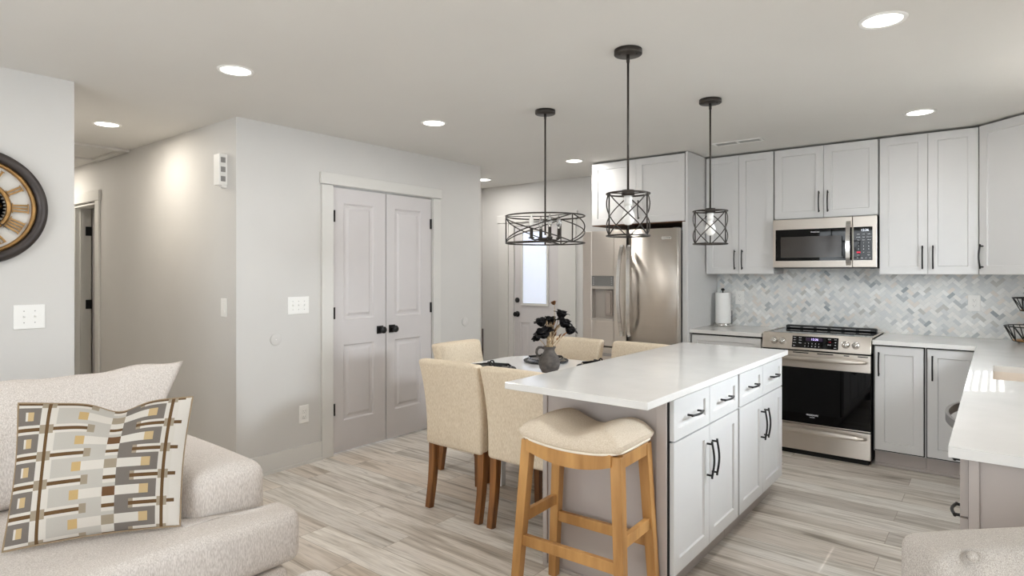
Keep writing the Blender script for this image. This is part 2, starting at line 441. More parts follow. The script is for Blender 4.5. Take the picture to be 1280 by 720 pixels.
# casings: pantry doors, entry door, hall door
bm = bm_new()
box(bm, PX, PX+.018, 2.69, 2.79, 0, 2.06, .002); box(bm, PX, PX+.018, 3.846, 3.935, 0, 2.06, .002); box(bm, PX, PX+.024, 2.68, 3.945, 2.068, 2.155, .003)
struct('trim_1', bm, M_trim)
bm = bm_new()
box(bm, -4.72, -4.575, BY-.018, BY, 0, 1.985, .002); box(bm, -3.705, -3.62, BY-.018, BY, 0, 1.985, .002); box(bm, -4.74, -3.6, BY-.024, BY, 1.99, 2.08, .003)
box(bm, -4.575, -4.50, BY-.004, BY+.10, 0, 1.985, .002); box(bm, -3.86, -3.705, BY-.004, BY+.10, 0, 1.985, .002); box(bm, -4.56, -3.72, BY+.0, BY+.10, 1.95, 1.985)
struct('trim_2', bm, M_trim)
bm = bm_new()
box(bm, -7.23, -7.135, 2.022, 2.04, 0, 2.065, .002); box(bm, -6.555, -6.46, 2.022, 2.04, 0, 2.065, .002); box(bm, -7.25, -6.44, 2.016, 2.04, 2.065, 2.16, .003)
box(bm, -7.13, -7.115, 2.03, 2.165, 0, 2.05); box(bm, -6.575, -6.56, 2.03, 2.165, 0, 2.05); box(bm, -7.115, -6.575, 2.03, 2.165, 2.035, 2.05)
box(bm, -7.115, -7.102, 2.07, 2.11, 0, 2.035)
struct('trim_3', bm, M_trim)
# attic hatch frame on the hall ceiling
bm = bm_new()
for a in ((-5.80, -5.74, 1.30, 2.03), (-6.50, -6.44, 1.30, 2.03), (-6.44, -5.80, 1.30, 1.36), (-6.44, -5.80, 1.97, 2.03)):
    box(bm, a[0], a[1], a[2], a[3], CH-.022, CH, .003)
struct('trim_4', bm, M_trim)
bm = bm_new(); box(bm, -6.40, -5.84, 1.40, 1.93, CH-.012, CH, .002)
struct('trim_5', bm, M_ceil)

# pantry double doors
def knob(par, x, z, y=0):
    bm = bm_new(); box(bm, x-.032, x+.032, y-.008, y, z-.032, z+.032, .002)
    lathe(bm, [(.011, y-.008), (.011, y-.03), (.018, y-.034), (.028, y-.045), (.029, y-.054), (.024, y-.062), (0, y-.064)], 24, (x, 0, z), 'Y')
    return obj('knob', bm, M_black, par)
def hinge(par, x, z, y=0):
    bm = bm_new(); box(bm, x-.011, x+.011, y-.004, y+.003, z-.045, z+.045, .001); tube(bm, [(x, y-.007, z-.045), (x, y-.007, z+.045)], .006, 8)
    return obj('hinge', bm, M_black, par)
for n, y0, px0, hx, kx in ((1, 2.80, .098, .009, .453), (2, 3.322, .093, .508, .058)):
    bm = slab(bm_new(), .513, 2.04, .035, px0, px0+.295, [(.235, .825), (1.02, 1.925)], MOLD)
    d = struct('door_%d' % n, bm, M_door); d.location = (PX-.006, y0, .012); d.rotation_euler = (0, 0, PI/2)
    knob(d, kx, .917)
    for z in (1.82, 1.075, .335): hinge(d, hx, z)
# entry door with blinded glass
bm = slab(bm_new(), .31, 1.94, .04, .075, .225, [(.22, .80)], MOLD)
b2 = slab(bm_new(), .31, 1.94, .04, .085, .235, [(.22, .80)], MOLD)
me = bpy.data.meshes.new('half'); move(b2, (.31, 0, 0)).to_mesh(me); bm.from_mesh(me); b2.free(); bpy.data.meshes.remove(me)
gx0, gx1, gz0, gz1 = .125, .462, 1.03, 1.86
d = struct('door_3', bm, M_door); d.location = (-4.49, BY+.012, .01)
bm = bm_new()
for a in ((gx0-.03, gx0, gz0-.03, gz1+.03), (gx1, gx1+.03, gz0-.03, gz1+.03), (gx0, gx1, gz0-.03, gz0), (gx0, gx1, gz1, gz1+.03)):
    box(bm, a[0], a[1], -.014, .002, a[2], a[3], .004)
obj('glass_frame', bm, M_trim, d)
bm = bm_new(); n = 42
for k in range(n):
    z = gz0+(k+.5)*(gz1-gz0)/n
    hexa(bm, [(gx0, -.0045, z-.0095), (gx1, -.0045, z-.0095), (gx1, -.003, z-.0095), (gx0, -.003, z-.0095)], [(gx0, -.0025, z+.0095), (gx1, -.0025, z+.0095), (gx1, -.001, z+.0095), (gx0, -.001, z+.0095)])
obj('blind', bm, M_blind, d)
bm = bm_new(); box(bm, gx0, gx1, -.0085, -.0065, gz0, gz1); obj('pane', bm, M_winglass, d)
bm = bm_new(); box(bm, gx1+.006, gx1+.014, -.02, -.013, gz0+.1, gz1-.05, .002); box(bm, gx1+.002, gx1+.02, -.024, -.013, 1.60, 1.66, .003); obj('blind_slider', bm, M_white, d)
for z, big in ((.895, 1), (1.06, 0)):
    bm = bm_new(); lathe(bm, [(.034, 0), (.034, -.008), (.028, -.012), (.012, -.014), (.012, -.03), (.026, -.04), (.028, -.052), (.02, -.06), (0, -.061)] if big else [(.03, 0), (.03, -.012), (.026, -.018), (0, -.018)], 24, (.04, 0, z), 'Y')
    obj('knob' if big else 'deadbolt', bm, M_black, d)
# hall door standing open
bm = slab(bm_new(), .53, 2.02, .035, .09, .44, [(.235, .825), (1.02, 1.9)], MOLD)
d = struct('door_4', bm, M_door); d.location = (-7.090, 2.172, .012); d.rotation_euler = (0, 0, R_(78))
for z in (1.81, 1.08, .33):
    bm = bm_new(); box(bm, -7.114, -7.102, 2.118, 2.168, z-.045, z+.045, .001)
    o = obj('hinge', bm, M_black, d, world=False); o.data.transform((Matrix.Translation(d.location) @ Matrix.Rotation(R_(78), 4, 'Z')).inverted())

# ------------------------------------------------------------------ herringbone marble backsplash
def herring(name, origin, ux, length, z0, z1, nrm):
    bm = bm_new(); lay = bm.loops.layers.float_color.new('tint')
    a = .0262; g = .0007; c45 = math.sqrt(.5); rnd = random.Random(3)
    o = Vector(origin); ux = Vector(ux); n_ = Vector(nrm)
    def clip(poly):
        for ax, lim, sg in ((0, 0, 1), (0, length, -1), (1, 0, 1), (1, z1-z0, -1)):
            out = []
            for i in range(len(poly)):
                p, q = poly[i-1], poly[i]; pi, qi = (p[ax]-lim)*sg >= 0, (q[ax]-lim)*sg >= 0
                if pi != qi:
                    t = (lim-p[ax])/(q[ax]-p[ax]); out.append((p[0]+(q[0]-p[0])*t, p[1]+(q[1]-p[1])*t))
                if qi: out.append(q)
            poly = out
            if len(poly) < 3: return None
        return poly
    pal = [((226, 225, 222), 34), ((219, 220, 218), 28), ((211, 213, 213), 22), ((199, 202, 203), 12), ((180, 184, 186), 5), ((222, 216, 209), 8), ((233, 233, 231), 16), ((194, 193, 189), 6), ((152, 158, 162), 2.5)]
    N = int((length+.6)/a)+4
    for i in range(-N, N):
        for j in range(-N, N):
            m = (i-j) % 4
            if m == 0: cell = (i, j, i+2, j+1)
            elif m == 3: cell = (i, j, i+1, j+2)
            else: continue
            q = [(cell[0]*a+g, cell[1]*a+g), (cell[2]*a-g, cell[1]*a+g), (cell[2]*a-g, cell[3]*a-g), (cell[0]*a+g, cell[3]*a-g)]
            q = [((x-y)*c45, (x+y)*c45) for x, y in q]
            if max(p[0] for p in q) < 0 or min(p[0] for p in q) > length or max(p[1] for p in q) < 0 or min(p[1] for p in q) > z1-z0: continue
            q = clip(q)
            if not q: continue
            f = bm.faces.new([bm.verts.new(o+ux*x+Vector((0, 0, z0+y))+n_*.004) for x, y in q])
            col = rnd.choices([p for p, _ in pal], [w for _, w in pal])[0]
            k = rnd.uniform(.96, 1.03); col = (*[min(1, v*k) for v in lin(col)], 1)
            for l in f.loops: l[lay] = col
    bm.normal_update()
    for f in bm.faces:
        if f.normal.dot(n_) < 0: f.normal_flip()
    s = len(bm.faces)
    e = ux*length
    for f in [bm.faces.new([bm.verts.new(o+x+Vector((0, 0, z))+n_*.003) for x, z in ((Vector(), z0), (e, z0), (e, z1), (Vector(), z1))])]:
        f.material_index = 1
        f.normal_update()
        if f.normal.dot(n_) < 0: f.normal_flip()
    return struct(name, bm, [M_tile, M_grout])
herring('wall_backsplash', (-2.055, BY, 0), (1, 0, 0), 2.615, .90, 1.46, (0, -1, 0))
herring('wall_backsplash_side', (.56, BY-.004, 0), (0, -1, 0), 1.385, .90, 1.39, (-1, 0, 0))

# ------------------------------------------------------------------ recessed lights
def can(x, y, kk, label, col=(1, .975, .935)):
    t = thing('recessed_light', label, 'ceiling light', (x, y, CH), 0, 'recessed ceiling lights')
    bm = bm_new(); lathe(bm, [(.070, -.001), (.074, -.006), (.086, -.007), (.090, -.001)], 40); obj('trim_ring', bm, M_white, t)
    bm = bm_new(); lathe(bm, [(0, -.0035), (.072, -.0035)], 40); o = obj('lens', bm, M_lens, t)
    for f in o.data.polygons: f.flip() if f.normal.z > 0 else None
    lamp('recessed_glow', 'AREA', (x, y, CH-.012), (0, 0, 0), CAN_W*CAN_K[kk], col, shape='DISK', size=.14)
    return t
can(-3.06, 1.57, 'pantry', 'round recessed ceiling light in front of the pantry wall, closest to the wall clock')
can(-4.88, 1.58, 'hall', 'round recessed ceiling light inside the hallway beside the attic hatch', (1, .93, .82))
can(-7.1, 1.58, 'hall end', 'round recessed ceiling light at the far end of the hallway beyond the attic hatch', (1, .93, .82))
can(-3.06, 2.98, 'pantry', 'round recessed ceiling light in front of the grey pantry double doors')
can(-3.08, 4.81, 'fridge', 'round recessed ceiling light in front of the cabinet above the refrigerator')
can(-4.50, 5.16, 'entry', 'round recessed ceiling light in the entry recess by the outside door')
can(-.365, 2.91, 'sink', 'large looking round recessed ceiling light above the sink counter')
can(-.386, 4.74, 'corner', 'round recessed ceiling light in front of the tall cabinets beside the corner')
for x, y, s in ((-3.06, .1, 'added unseen recessed ceiling light above the sofa, for fill light'), (-.37, .9, 'added unseen recessed ceiling light above the tufted armchair, for fill light'), (-1.7, -1.2, 'added unseen recessed ceiling light in the middle of the living room, for fill')):
    can(x, y, 'living', s)  # added ceiling lamps behind the camera, fill for surfaces facing it
# ceiling vent
t = thing('ceiling_vent', 'white slotted air vent in the ceiling in front of the upper cabinets', 'vent', (-1.61, 4.92, CH))
bm = bm_new()
for a in ((-.19, .19, -.06, -.042), (-.19, .19, .042, .06), (-.19, -.172, -.042, .042), (.172, .19, -.042, .042), (-.008, .008, -.042, .042)): box(bm, a[0], a[1], a[2], a[3], -.007, 0, .001)
obj('frame', bm, M_white, t)
bm = bm_new()
for k in range(9): 
    y = -.036+k*.009
    hexa(bm, [(-.172, y, -.005), (.172, y, -.005), (.172, y+.001, -.005), (-.172, y+.001, -.005)], [(-.172, y+.004, -.0005), (.172, y+.004, -.0005), (.172, y+.005, -.0005), (-.172, y+.005, -.0005)])
obj('louvres', bm, mat('vent_grey', (196, 197, 195), .5), t)
# ================================================================== kitchen cabinets
def cabinet(name, label, cat, loc, rz, w, h, depth, fronts, group=None, z0=0, toe=0, m=None, gap=.0, body_m=None):
    """fronts: (kind, x0, x1, z0, z1, handle) with handle (orientation, x, z) measured from the cabinet's lower left front corner"""
    m = m or M_cab
    t = thing(name, label, cat, loc, rz, group)
    bm = bm_new(); box(bm, 0, w, .027, depth, toe, h)
    obj('body', bm, body_m or m, t)
    bm = bm_new(); box(bm, .004, w-.004, .019, .028, toe+.004, h-.002); obj('gap_shade', bm, M_dark, t)  # dark filler: shade in the gaps around the fronts put in as colour
    if toe:
        bm = bm_new(); box(bm, 0, w, .075, depth, 0, toe); obj('toe_kick', bm, M_cab2, t)  # greige kick; the island's deep toe shadow is put into this darker tone
    for kind, x0, x1, za, zb, hd in fronts:
        fr = min(.058, (zb-za)*.27)
        d = obj(kind, move(shaker(x1-x0, zb-za, fr), (x0, 0, za)), m, t)
        if hd:
            o, hx, hz = hd; bm = bm_new(); L = .145 if o == 'v' else .11
            if o == 'v': pull(bm, (hx, 0, hz-L/2), (hx, 0, hz+L/2), (0, -.03, 0), .0052)
            else: pull(bm, (hx-L/2, 0, hz), (hx+L/2, 0, hz), (0, -.03, 0), .0052)
            obj('handle', bm, M_black, d)
    return t
UZ, UT = 1.385, 2.424
UH = UT-UZ; UY = 5.40; G = 'grey upper cabinets along the tiled wall'
def two(w, h, hz, split=None, e=.003):
    s = split or w/2
    return [('door', e, s-.0015, .002, h-.002, ('v', s-.032, hz)), ('door', s+.0015, w-e, .002, h-.002, ('v', s+.032, hz))]
cabinet('upper_cabinet', 'tall grey wall cabinet with two narrow doors between refrigerator panel and microwave', 'cabinet', (-2.052, UY, UZ), 0, .583, UH, .298, two(.583, UH, .125, .293), G)
cabinet('upper_cabinet', 'short grey wall cabinet with two doors directly above the microwave', 'cabinet', (-1.463, UY, 1.842), 0, .757, UT-1.842, .298, two(.757, UT-1.842, .128, .377), G)
cabinet('upper_cabinet', 'tall grey wall cabinet with two doors between microwave and corner cabinet', 'cabinet', (-.700, UY, UZ), 0, .606, UH, .298, two(.606, UH, .125, .308), G)
# diagonal corner cabinet
t = thing('corner_cabinet', 'tall grey wall cabinet set diagonally across the room corner', 'cabinet', (-.083, UY-.002, UZ), R_(-45))
bm = bm_new(); prism(bm, [(-.083, 5.698), (-.083, UY+.012), (.238, UY-.309), (.555, UY-.309), (.555, 5.698)], UZ, UT); obj('body', bm, M_cab, t, True)
d = obj('door', move(shaker(.425, UH-.004), (.008, -.02, .002)), M_cab, t)
bm = bm_new(); pull(bm, (.038, -.02, .053), (.038, -.02, .198), (0, -.03, 0), .0052); obj('handle', bm, M_black, d)
# cabinet over the refrigerator with its tall side panel
FY = 5.01
t = cabinet('upper_cabinet', 'grey cabinet with two doors mounted above the refrigerator', 'cabinet', (-3.01, FY, 1.842), 0, .925, UT-1.842, .685, [('door', .003, .461, .002, .58, ('v', .43, .12)), ('door', .464, .922, .002, .58, ('v', .495, .12))], G)
bm = bm_new(); box(bm, .002, .923, .003, .684, -.006, 0); obj('underside', bm, M_rawwood, t)
t = thing('side_panel', 'tall light grey panel standing between refrigerator and left counter', 'panel', (-2.07, FY+.3, 0))
bm = bm_new(); box(bm, -2.083, -2.060, FY-.0, BY, 0, 2.436, .0015); obj('panel', bm, M_cab, t, True)
bm = bm_new(); box(bm, -2.110, -2.084, FY-.0, FY+.02, 0, 1.835, .001); obj('filler_strip', bm, M_cab, t, True)

CTZ = .914; CTT = .03
BF = 5.06                                        # face of the base cabinets on the tiled wall
BH = CTZ-CTT-.001; G = 'grey base cabinets along the tiled wall'
cabinet('base_cabinet', 'grey base cabinet with a drawer between refrigerator panel and range', 'cabinet', (-2.055, BF, 0), 0, .59, BH, .635,
        [('drawer', .01, .58, .70, .868, ('h', .295, .784)), ('door', .01, .294, .125, .695, ('v', .265, .6)), ('door', .297, .58, .125, .695, ('v', .326, .6))], G, toe=.115)
cabinet('base_cabinet', 'grey one door base cabinet right beside the range', 'cabinet', (-.692, BF, 0), 0, .310, BH, .635,
        [('door', .010, .300, .13, .872, ('v', .035, .745))], G, toe=.115)
cabinet('base_cabinet', 'grey one door base cabinet in the inner corner by the sink counter', 'cabinet', (-.380, BF, 0), 0, .318, BH, .635,
        [('door', .010, .300, .13, .872, ('v', .04, .745))], G, toe=.115)
bm = bm_new(); box(bm, -.69, -.065, BF+.062, BF+.083, 0, .022, .004); struct('baseboard_kitchen', bm, M_cab2)
# run under the sink counter, facing the island (rz -90: local x runs toward the camera)
XF = -.08; G = 'grey cabinets under the sink counter'
cabinet('base_cabinet', 'grey drawer cabinet at the free end of the sink counter', 'cabinet', (XF, 2.890, 0), R_(-90), .755, BH, .60,
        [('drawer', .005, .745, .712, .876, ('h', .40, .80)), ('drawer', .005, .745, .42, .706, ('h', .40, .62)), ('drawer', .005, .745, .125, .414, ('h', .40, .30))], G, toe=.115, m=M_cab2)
cabinet('sink_cabinet', 'grey cabinet under the sink between dishwasher and corner', 'cabinet', (XF, 4.40, 0), R_(-90), .87, .66, .60,
        [('door', .01, .434, .125, .65, ('v', .40, .55)), ('door', .437, .86, .125, .65, ('v', .47, .55))], G, toe=.115)
t = thing('dishwasher', 'stainless dishwasher with a bowed handle under the sink counter edge', 'dishwasher', (XF, 3.21, 0), R_(-90))
bm = bm_new(); box(bm, -.30, .30, .02, .58, .10, .87); box(bm, -.29, .29, .07, .55, 0, .10); obj('body', bm, M_greysteel, t)
bm = bm_new(); box(bm, -.298, .298, -.005, .019, .12, .87, .004); d = obj('door', bm, M_steel, t)
bm = bm_new(); pts = [(-.275+.55*k/16, -.022-.062*math.sin(PI*k/16)**.8, .797) for k in range(17)]
for p, q in zip(pts, pts[1:]): bar(bm, p, q, .012, .034)
box(bm, -.29, -.265, -.03, -.004, .78, .814, .003); box(bm, .265, .29, -.03, -.004, .78, .814, .003)
obj('handle', bm, M_greysteel, d)
# end panel of the sink counter
t = thing('end_panel', 'plain greige end panel closing the sink counter run behind the tufted chair', 'panel', (.2, 2.13, 0))
bm = bm_new(); box(bm, -.058, .555, 2.132, 2.134, 0, .875); box(bm, -.060, -.036, 2.122, 2.134, 0, .878, .001); box(bm, .53, .555, 2.122, 2.134, 0, .878, .001)
obj('panel', bm, M_cab2, t, True)

# countertops
def counter(name, label, rects):
    t = bm_new()
    for x0, x1, y0, y1 in rects: box(t, x0, x1, y0, y1, CTZ-CTT, CTZ)
    bmesh.ops.remove_doubles(t, verts=t.verts, dist=1e-5)
    return tag(obj(name, t, M_quartz), label, 'countertop')
CF = 5.035
counter('countertop', 'short white quartz counter between refrigerator panel and range', [(-2.058, -1.463, CF, BY-.001)])
SX0, SX1, SY0, SY1 = -.012, .40, 3.54, 4.06
counter('countertop', 'long white quartz counter with the sink, turning the corner beside the range', [(-.695, -.105, CF, BY-.006), (-.105, .555, 4.06, BY-.006), (-.105, SX0, SY0, SY1), (SX1, .555, SY0, SY1), (-.105, .555, 2.10, SY0)])
t = thing('sink', 'rectangular undermount steel sink set in the white corner counter', 'sink', (.2, 3.8, .7))
bm = bm_new(); w = .004; x0, x1, y0, y1, zb, zt = SX0-.004, SX1+.004, SY0-.004, SY1+.004, .70, CTZ-CTT
for a in ((x0-w, x0, y0-w, y1+w), (x1, x1+w, y0-w, y1+w), (x0, x1, y0-w, y0), (x0, x1, y1, y1+w)): box(bm, *a, zb, zt)
box(bm, x0-w, x1+w, y0-w, y1+w, zb-w, zb); obj('basin', bm, M_steel, t, True)
bm = bm_new(); lathe(bm, [(.045, .001), (.04, .004), (.02, .002), (0, .002)], 24, (.2, 3.8, .70)); obj('drain', bm, M_chrome, t, True)

# ------------------------------------------------------------------ island
IX0, IX1, IY0, IY1 = -1.70, -1.05, 2.395, 4.05
G = 'island cabinets'
for y0, s in ((IY0, 'near grey island cabinet with two drawers over two doors, beside the bar stool'), (IY0+.829, 'far grey island cabinet with two drawers over two doors, facing the range')):
    cabinet('island_cabinet', s, 'cabinet', (IX1, y0, 0), R_(90), .825, BH, .615,
            [('drawer', .012, .412, .695, .868, ('h', .212, .782)), ('drawer', .418, .816, .695, .868, ('h', .617, .782)),
             ('door', .012, .4125, .132, .688, ('v', .382, .535)), ('door', .4155, .816, .132, .688, ('v', .446, .535))], G, toe=.115)
t = thing('end_panel', 'greige end panel of the island with corner posts behind the bar stool', 'panel', (-1.38, 2.4, 0))
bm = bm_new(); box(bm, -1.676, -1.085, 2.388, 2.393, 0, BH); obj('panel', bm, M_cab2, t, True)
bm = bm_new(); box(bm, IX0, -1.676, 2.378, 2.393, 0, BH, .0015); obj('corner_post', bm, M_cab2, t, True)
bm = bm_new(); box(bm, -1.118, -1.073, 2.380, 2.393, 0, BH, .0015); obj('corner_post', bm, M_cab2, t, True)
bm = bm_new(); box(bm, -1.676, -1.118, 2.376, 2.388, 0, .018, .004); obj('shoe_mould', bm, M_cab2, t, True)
t = thing('paneling', 'plain greige back panel of the island facing the dining table', 'panel', (-1.69, 3.2, 0))
bm = bm_new(); box(bm, IX0, -1.667, 2.395, IY1, 0, BH, .001); obj('panel', bm, M_cab2, t, True)
bm = bm_new(); box(bm, -1.71, -1.02, 2.10, 4.065, CTZ-CTT, CTZ, .003, 2)
tag(obj('island_countertop', bm, M_quartz), 'white quartz slab on top of the kitchen island', 'countertop')

# ------------------------------------------------------------------ refrigerator
FX0, FX1, FF = -3.052, -2.112, 4.915
t = thing('refrigerator', 'stainless french door refrigerator with an ice and water dispenser', 'refrigerator', (-2.58, 5.3, 0))
bm = bm_new(); box(bm, FX0+.01, FX1-.01, FF+.075, 5.66, .03, 1.765, .004); obj('body', bm, M_greysteel, t, True)
bm = bm_new(); box(bm, FX0+.02, FX1-.02, FF+.06, FF+.1, 0, .06); obj('kick_plate', bm, M_darkplast, t, True)
xm = -2.592
def door_curved(bm, x0, x1, z0, z1, hole=None):
    n = 14; 
    pts = []
    for k in range(n+1):
        u = k/n; e = min(u, 1-u)*(x1-x0); y = FF+(.012*(1-min(1, e/.014))**2) 
        pts.append((x0+(x1-x0)*u, y))
    prism(bm, pts+[(x1, FF+.07), (x0, FF+.07)], z0, z1, .003, 2)
def fdoor(x0, x1, z0, z1):
    bm = bm_new(); box(bm, x0, x1, FF, FF+.07, z0, z1, .008, 3); return bm
DX0, DX1, DZ0, DZ1 = -2.955, -2.722, .955, 1.368
bm = bm_new()                                   # left door is built around the dispenser recess
box(bm, FX0, DX0, FF, FF+.07, .725, 1.78, .004); box(bm, DX1, xm-.005, FF, FF+.07, .725, 1.78, .004)
box(bm, DX0, DX1, FF, FF+.07, .725, DZ0); box(bm, DX0, DX1, FF, FF+.07, DZ1, 1.78)
bmesh.ops.remove_doubles(bm, verts=bm.verts, dist=1e-5)
dl = obj('door', bm, M_steel, t, True)
def fcurved(x0, x1, z0, z1):                   # gently crowned door skin
    bm = bm_new(); n = 24; pts = [(x0+(x1-x0)*k/n, FF+.020*abs(2*k/n-1)**2.2) for k in range(n+1)]
    prism(bm, pts+[(x1, FF+.07), (x0, FF+.07)], z0, z1)
    bmesh.ops.recalc_face_normals(bm, faces=bm.faces)
    for f in bm.faces: f.smooth = abs(f.normal.z) < .5 and f.normal.y < -.5
    return bm
dr = obj('door', fcurved(xm+.005, FX1, .725, 1.78), M_steel, t, True)
bm = bm_new(); box(bm, xm-.03, xm+.03, FF+.055, FF+.078, .07, 1.77); box(bm, FX0+.012, xm-.03, FF+.055, FF+.078, .69, .74); box(bm, xm+.03, FX1-.012, FF+.055, FF+.078, .69, .74)
bmesh.ops.remove_doubles(bm, verts=bm.verts, dist=1e-4); obj('door_gasket', bm, M_dark, t, True)
dz = obj('freezer_drawer', fdoor(FX0, FX1, .065, .712), M_steel, t, True)
bm = bm_new(); box(bm, DX0, DX1, FF+.062, FF+.069, DZ0, DZ1)
for a in ((DX0, DX0+.004), (DX1-.004, DX1)): box(bm, *a, FF+.003, FF+.062, DZ0, DZ1)
box(bm, DX0, DX1, FF-.002, FF+.062, DZ0, DZ0+.022); box(bm, DX0, DX1, FF+.0, FF+.03, 1.245, 1.272, .003)
obj('dispenser_recess', bm, mat('dispenser_taupe', (176, 168, 160), .4), dl, True)
bm = bm_new(); box(bm, DX0+.002, DX1-.002, FF+.001, FF+.01, 1.272, DZ1-.002, .002); obj('dispenser_panel', bm, mat('dispenser_grey', (120, 119, 117), .35, .3), dl, True)
for sx in (DX0+.022, DX1-.022):
    for k in range(4):
        bm = bm_new(); box(bm, sx-.006, sx+.006, FF-.0004, FF+.0012, 1.288+k*.019, 1.293+k*.019); obj('key_mark', bm, M_chrome, dl, True)
bm = bm_new(); box(bm, -2.83, -2.755, FF+.035, FF+.05, 1.0, 1.235, .004); box(bm, -2.815, -2.77, FF+.026, FF+.036, 1.02, 1.21, .003); obj('dispenser_paddle', bm, mat('paddle_taupe', (168, 156, 147), .4), dl, True)
for dd, sx, sg in ((dl, xm-.037, -1), (dr, xm+.037, 1)):
    bm = bm_new(); n = 20
    pts = [(sx+sg*.012*math.sin(PI*k/n), FF-.020-.052*math.sin(PI*k/n)**.7, .835+.80*k/n) for k in range(n+1)]
    for p, q in zip(pts, pts[1:]): bar(bm, p, q, .032, .016, up=(0, 1, 0))
    for z in (.845, 1.625): box(bm, sx-.013, sx+.013, FF-.03, FF, z-.02, z+.02, .003)
    obj('handle', bm, M_chrome, dd, True)
bm = bm_new(); n = 20; pts = [(FX0+.07+.80*k/n, FF-.02-.045*math.sin(PI*k/n)**.7, .655) for k in range(n+1)]
for p, q in zip(pts, pts[1:]): bar(bm, p, q, .015, .028)
for x in (FX0+.08, FX0+.86): box(bm, x-.02, x+.02, FF-.03, FF, .642, .668, .003)
obj('handle', bm, M_chrome, dz, True)
bm = bm_new(); box(bm, -2.255, -2.165, FF-.003, FF, 1.682, 1.708, .001); bd = obj('badge', bm, M_chrome, dr, True)
obj('badge_lettering', move(text_bm('FRIGIDAIRE', .0145), (-2.21, FF-.0035, 1.695)), mat('badge_ink', (120, 118, 116), .5), bd, True)
bm = bm_new(); box(bm, FX1-.055, FX1-.008, FF+.03, FF+.10, 1.768, 1.786, .004); obj('hinge_cover', bm, M_greysteel, t, True)

# ------------------------------------------------------------------ range
RX0, RX1, RF = -1.457, -.703, 5.035
t = thing('range', 'stainless slide in electric range with black glass oven door', 'stove', ((RX0+RX1)/2, 5.35, 0))
bm = bm_new(); box(bm, RX0+.003, RX1-.003, RF+.03, 5.66, .03, .885); obj('body', bm, M_dark, t, True)
bm = bm_new(); box(bm, RX0+.02, RX1-.02, RF+.03, 5.6, 0, .04); obj('feet', bm, M_dark, t, True)
bm = bm_new(); box(bm, RX0, RX1, RF+.045, 5.655, .905, .922, .003); obj('glass_cooktop', bm, M_blackglass, t, True)
bm = bm_new(); box(bm, RX0, RX0+.012, RF+.05, 5.655, .921, .925); box(bm, RX1-.012, RX1, RF+.05, 5.655, .921, .925); box(bm, RX0, RX1, 5.64, 5.66, .90, .923); obj('cooktop_trim', bm, M_steel, t, True)
bm = bm_new(); box(bm, RX0+.04, RX1-.04, 5.575, 5.648, .922, .95, .008, 3)
vt = obj('rear_vent', bm, M_darkplast, t, True)
bm = bm_new()
for k in range(6): box(bm, RX0+.075+k*.104, RX0+.155+k*.104, 5.574, 5.576, .931, .939)
obj('vent_slots', bm, M_greysteel, vt, True)
# sloping control panel
ytop, ybot, zt, zb = RF+.05, RF-.012, .930, .808
bm = bm_new(); hexa(bm, [(RX0, ybot, zb), (RX1, ybot, zb), (RX1, RF+.09, zb), (RX0, RF+.09, zb)], [(RX0, ytop-.022, zt), (RX1, ytop-.022, zt), (RX1, RF+.09, zt-.006), (RX0, RF+.09, zt-.006)], .004)
cp = obj('control_panel', bm, M_steel, t, True)
tilt = math.atan2(ytop-.022-ybot, zt-zb); xc = (RX0+RX1)/2
PM = Matrix.Translation((xc, (ytop-.022+ybot)/2, (zt+zb)/2)) @ Matrix.Rotation(-tilt, 4, 'X')   # panel plane, x right, z up the slope
bm = bm_new(); box(bm, -.155, .165, -.0015, .002, -.047, .043); obj('touch_panel', xf(bm, PM), M_blackglass, cp, True)
bm = bm_new(); box(bm, -.06, .06, -.0022, -.0014, .008, .034); obj('clock_window', xf(bm, PM), mat('violet_glass', (52, 40, 62), .2), cp, True)
obj('clock_digits', xf(move(text_bm('12:36', .023), (.003, -.0026, .021)), PM), M_screen, cp, True)
bm = bm_new()
def keyrow(bm, items, size=.0085):
    for s, x, z in items:
        b = move(text_bm(s, size), (x, -.0026, z)); me = bpy.data.meshes.new('k'); b.to_mesh(me); b.free(); bm.from_mesh(me); bpy.data.meshes.remove(me)
keyrow(bm, [('bake', -.138, .030), ('broil', -.098, .030), ('conv', -.138, .012), ('roast', -.098, .012), ('warm', -.138, -.010), ('clean', -.098, -.010), ('light', -.138, -.032),
            ('timer', .105, .030), ('lock', .145, .030), ('off', .145, .008), ('set', .145, -.012), ('start', .145, -.034), ('cancel', .105, -.012)], .0095)
keyrow(bm, [(s, -.062+k*.024, -.012) for k, s in enumerate('12345')]+[(s, -.062+k*.024, -.033) for k, s in enumerate('67890')], .011)
obj('key_lettering', xf(bm, PM), M_ink, cp, True)
bm = bm_new(); keyrow(bm, [('stop', .108, .010)], .009); obj('stop_lettering', xf(bm, PM), M_red, cp, True)
for x in (-.285, -.225, .215, .280):
    bm = bm_new(); lathe(bm, [(.025, 0), (.027, -.006), (.0235, -.01), (.0225, -.028), (.020, -.032), (0, -.032)], 26, (x, 0, -.005), 'Y')
    box(bm, x-.004, x+.004, -.037, -.030, -.024, .014, .001)
    obj('knob', xf(bm, PM), M_chrome, cp, True)
bm = bm_new(); box(bm, RX0+.005, RX1-.005, RF+.004, RF+.03, .775, .806); obj('vent_gap', bm, M_dark, t, True)
bm = bm_new(); box(bm, RX0+.002, RX1-.002, RF-.005, RF+.03, .672, .797, .004)
od = obj('oven_door', bm, M_steel, t, True)
bm = bm_new(); box(bm, RX0+.002, RX1-.002, RF-.004, RF+.03, .243, .251, .002); obj('lower_trim', bm, M_steel, od, True)
bm = bm_new(); box(bm, RX0+.002, RX1-.002, RF-.006, RF+.029, .251, .672, .002); gl = obj('oven_glass', bm, M_blackglass, od, True)
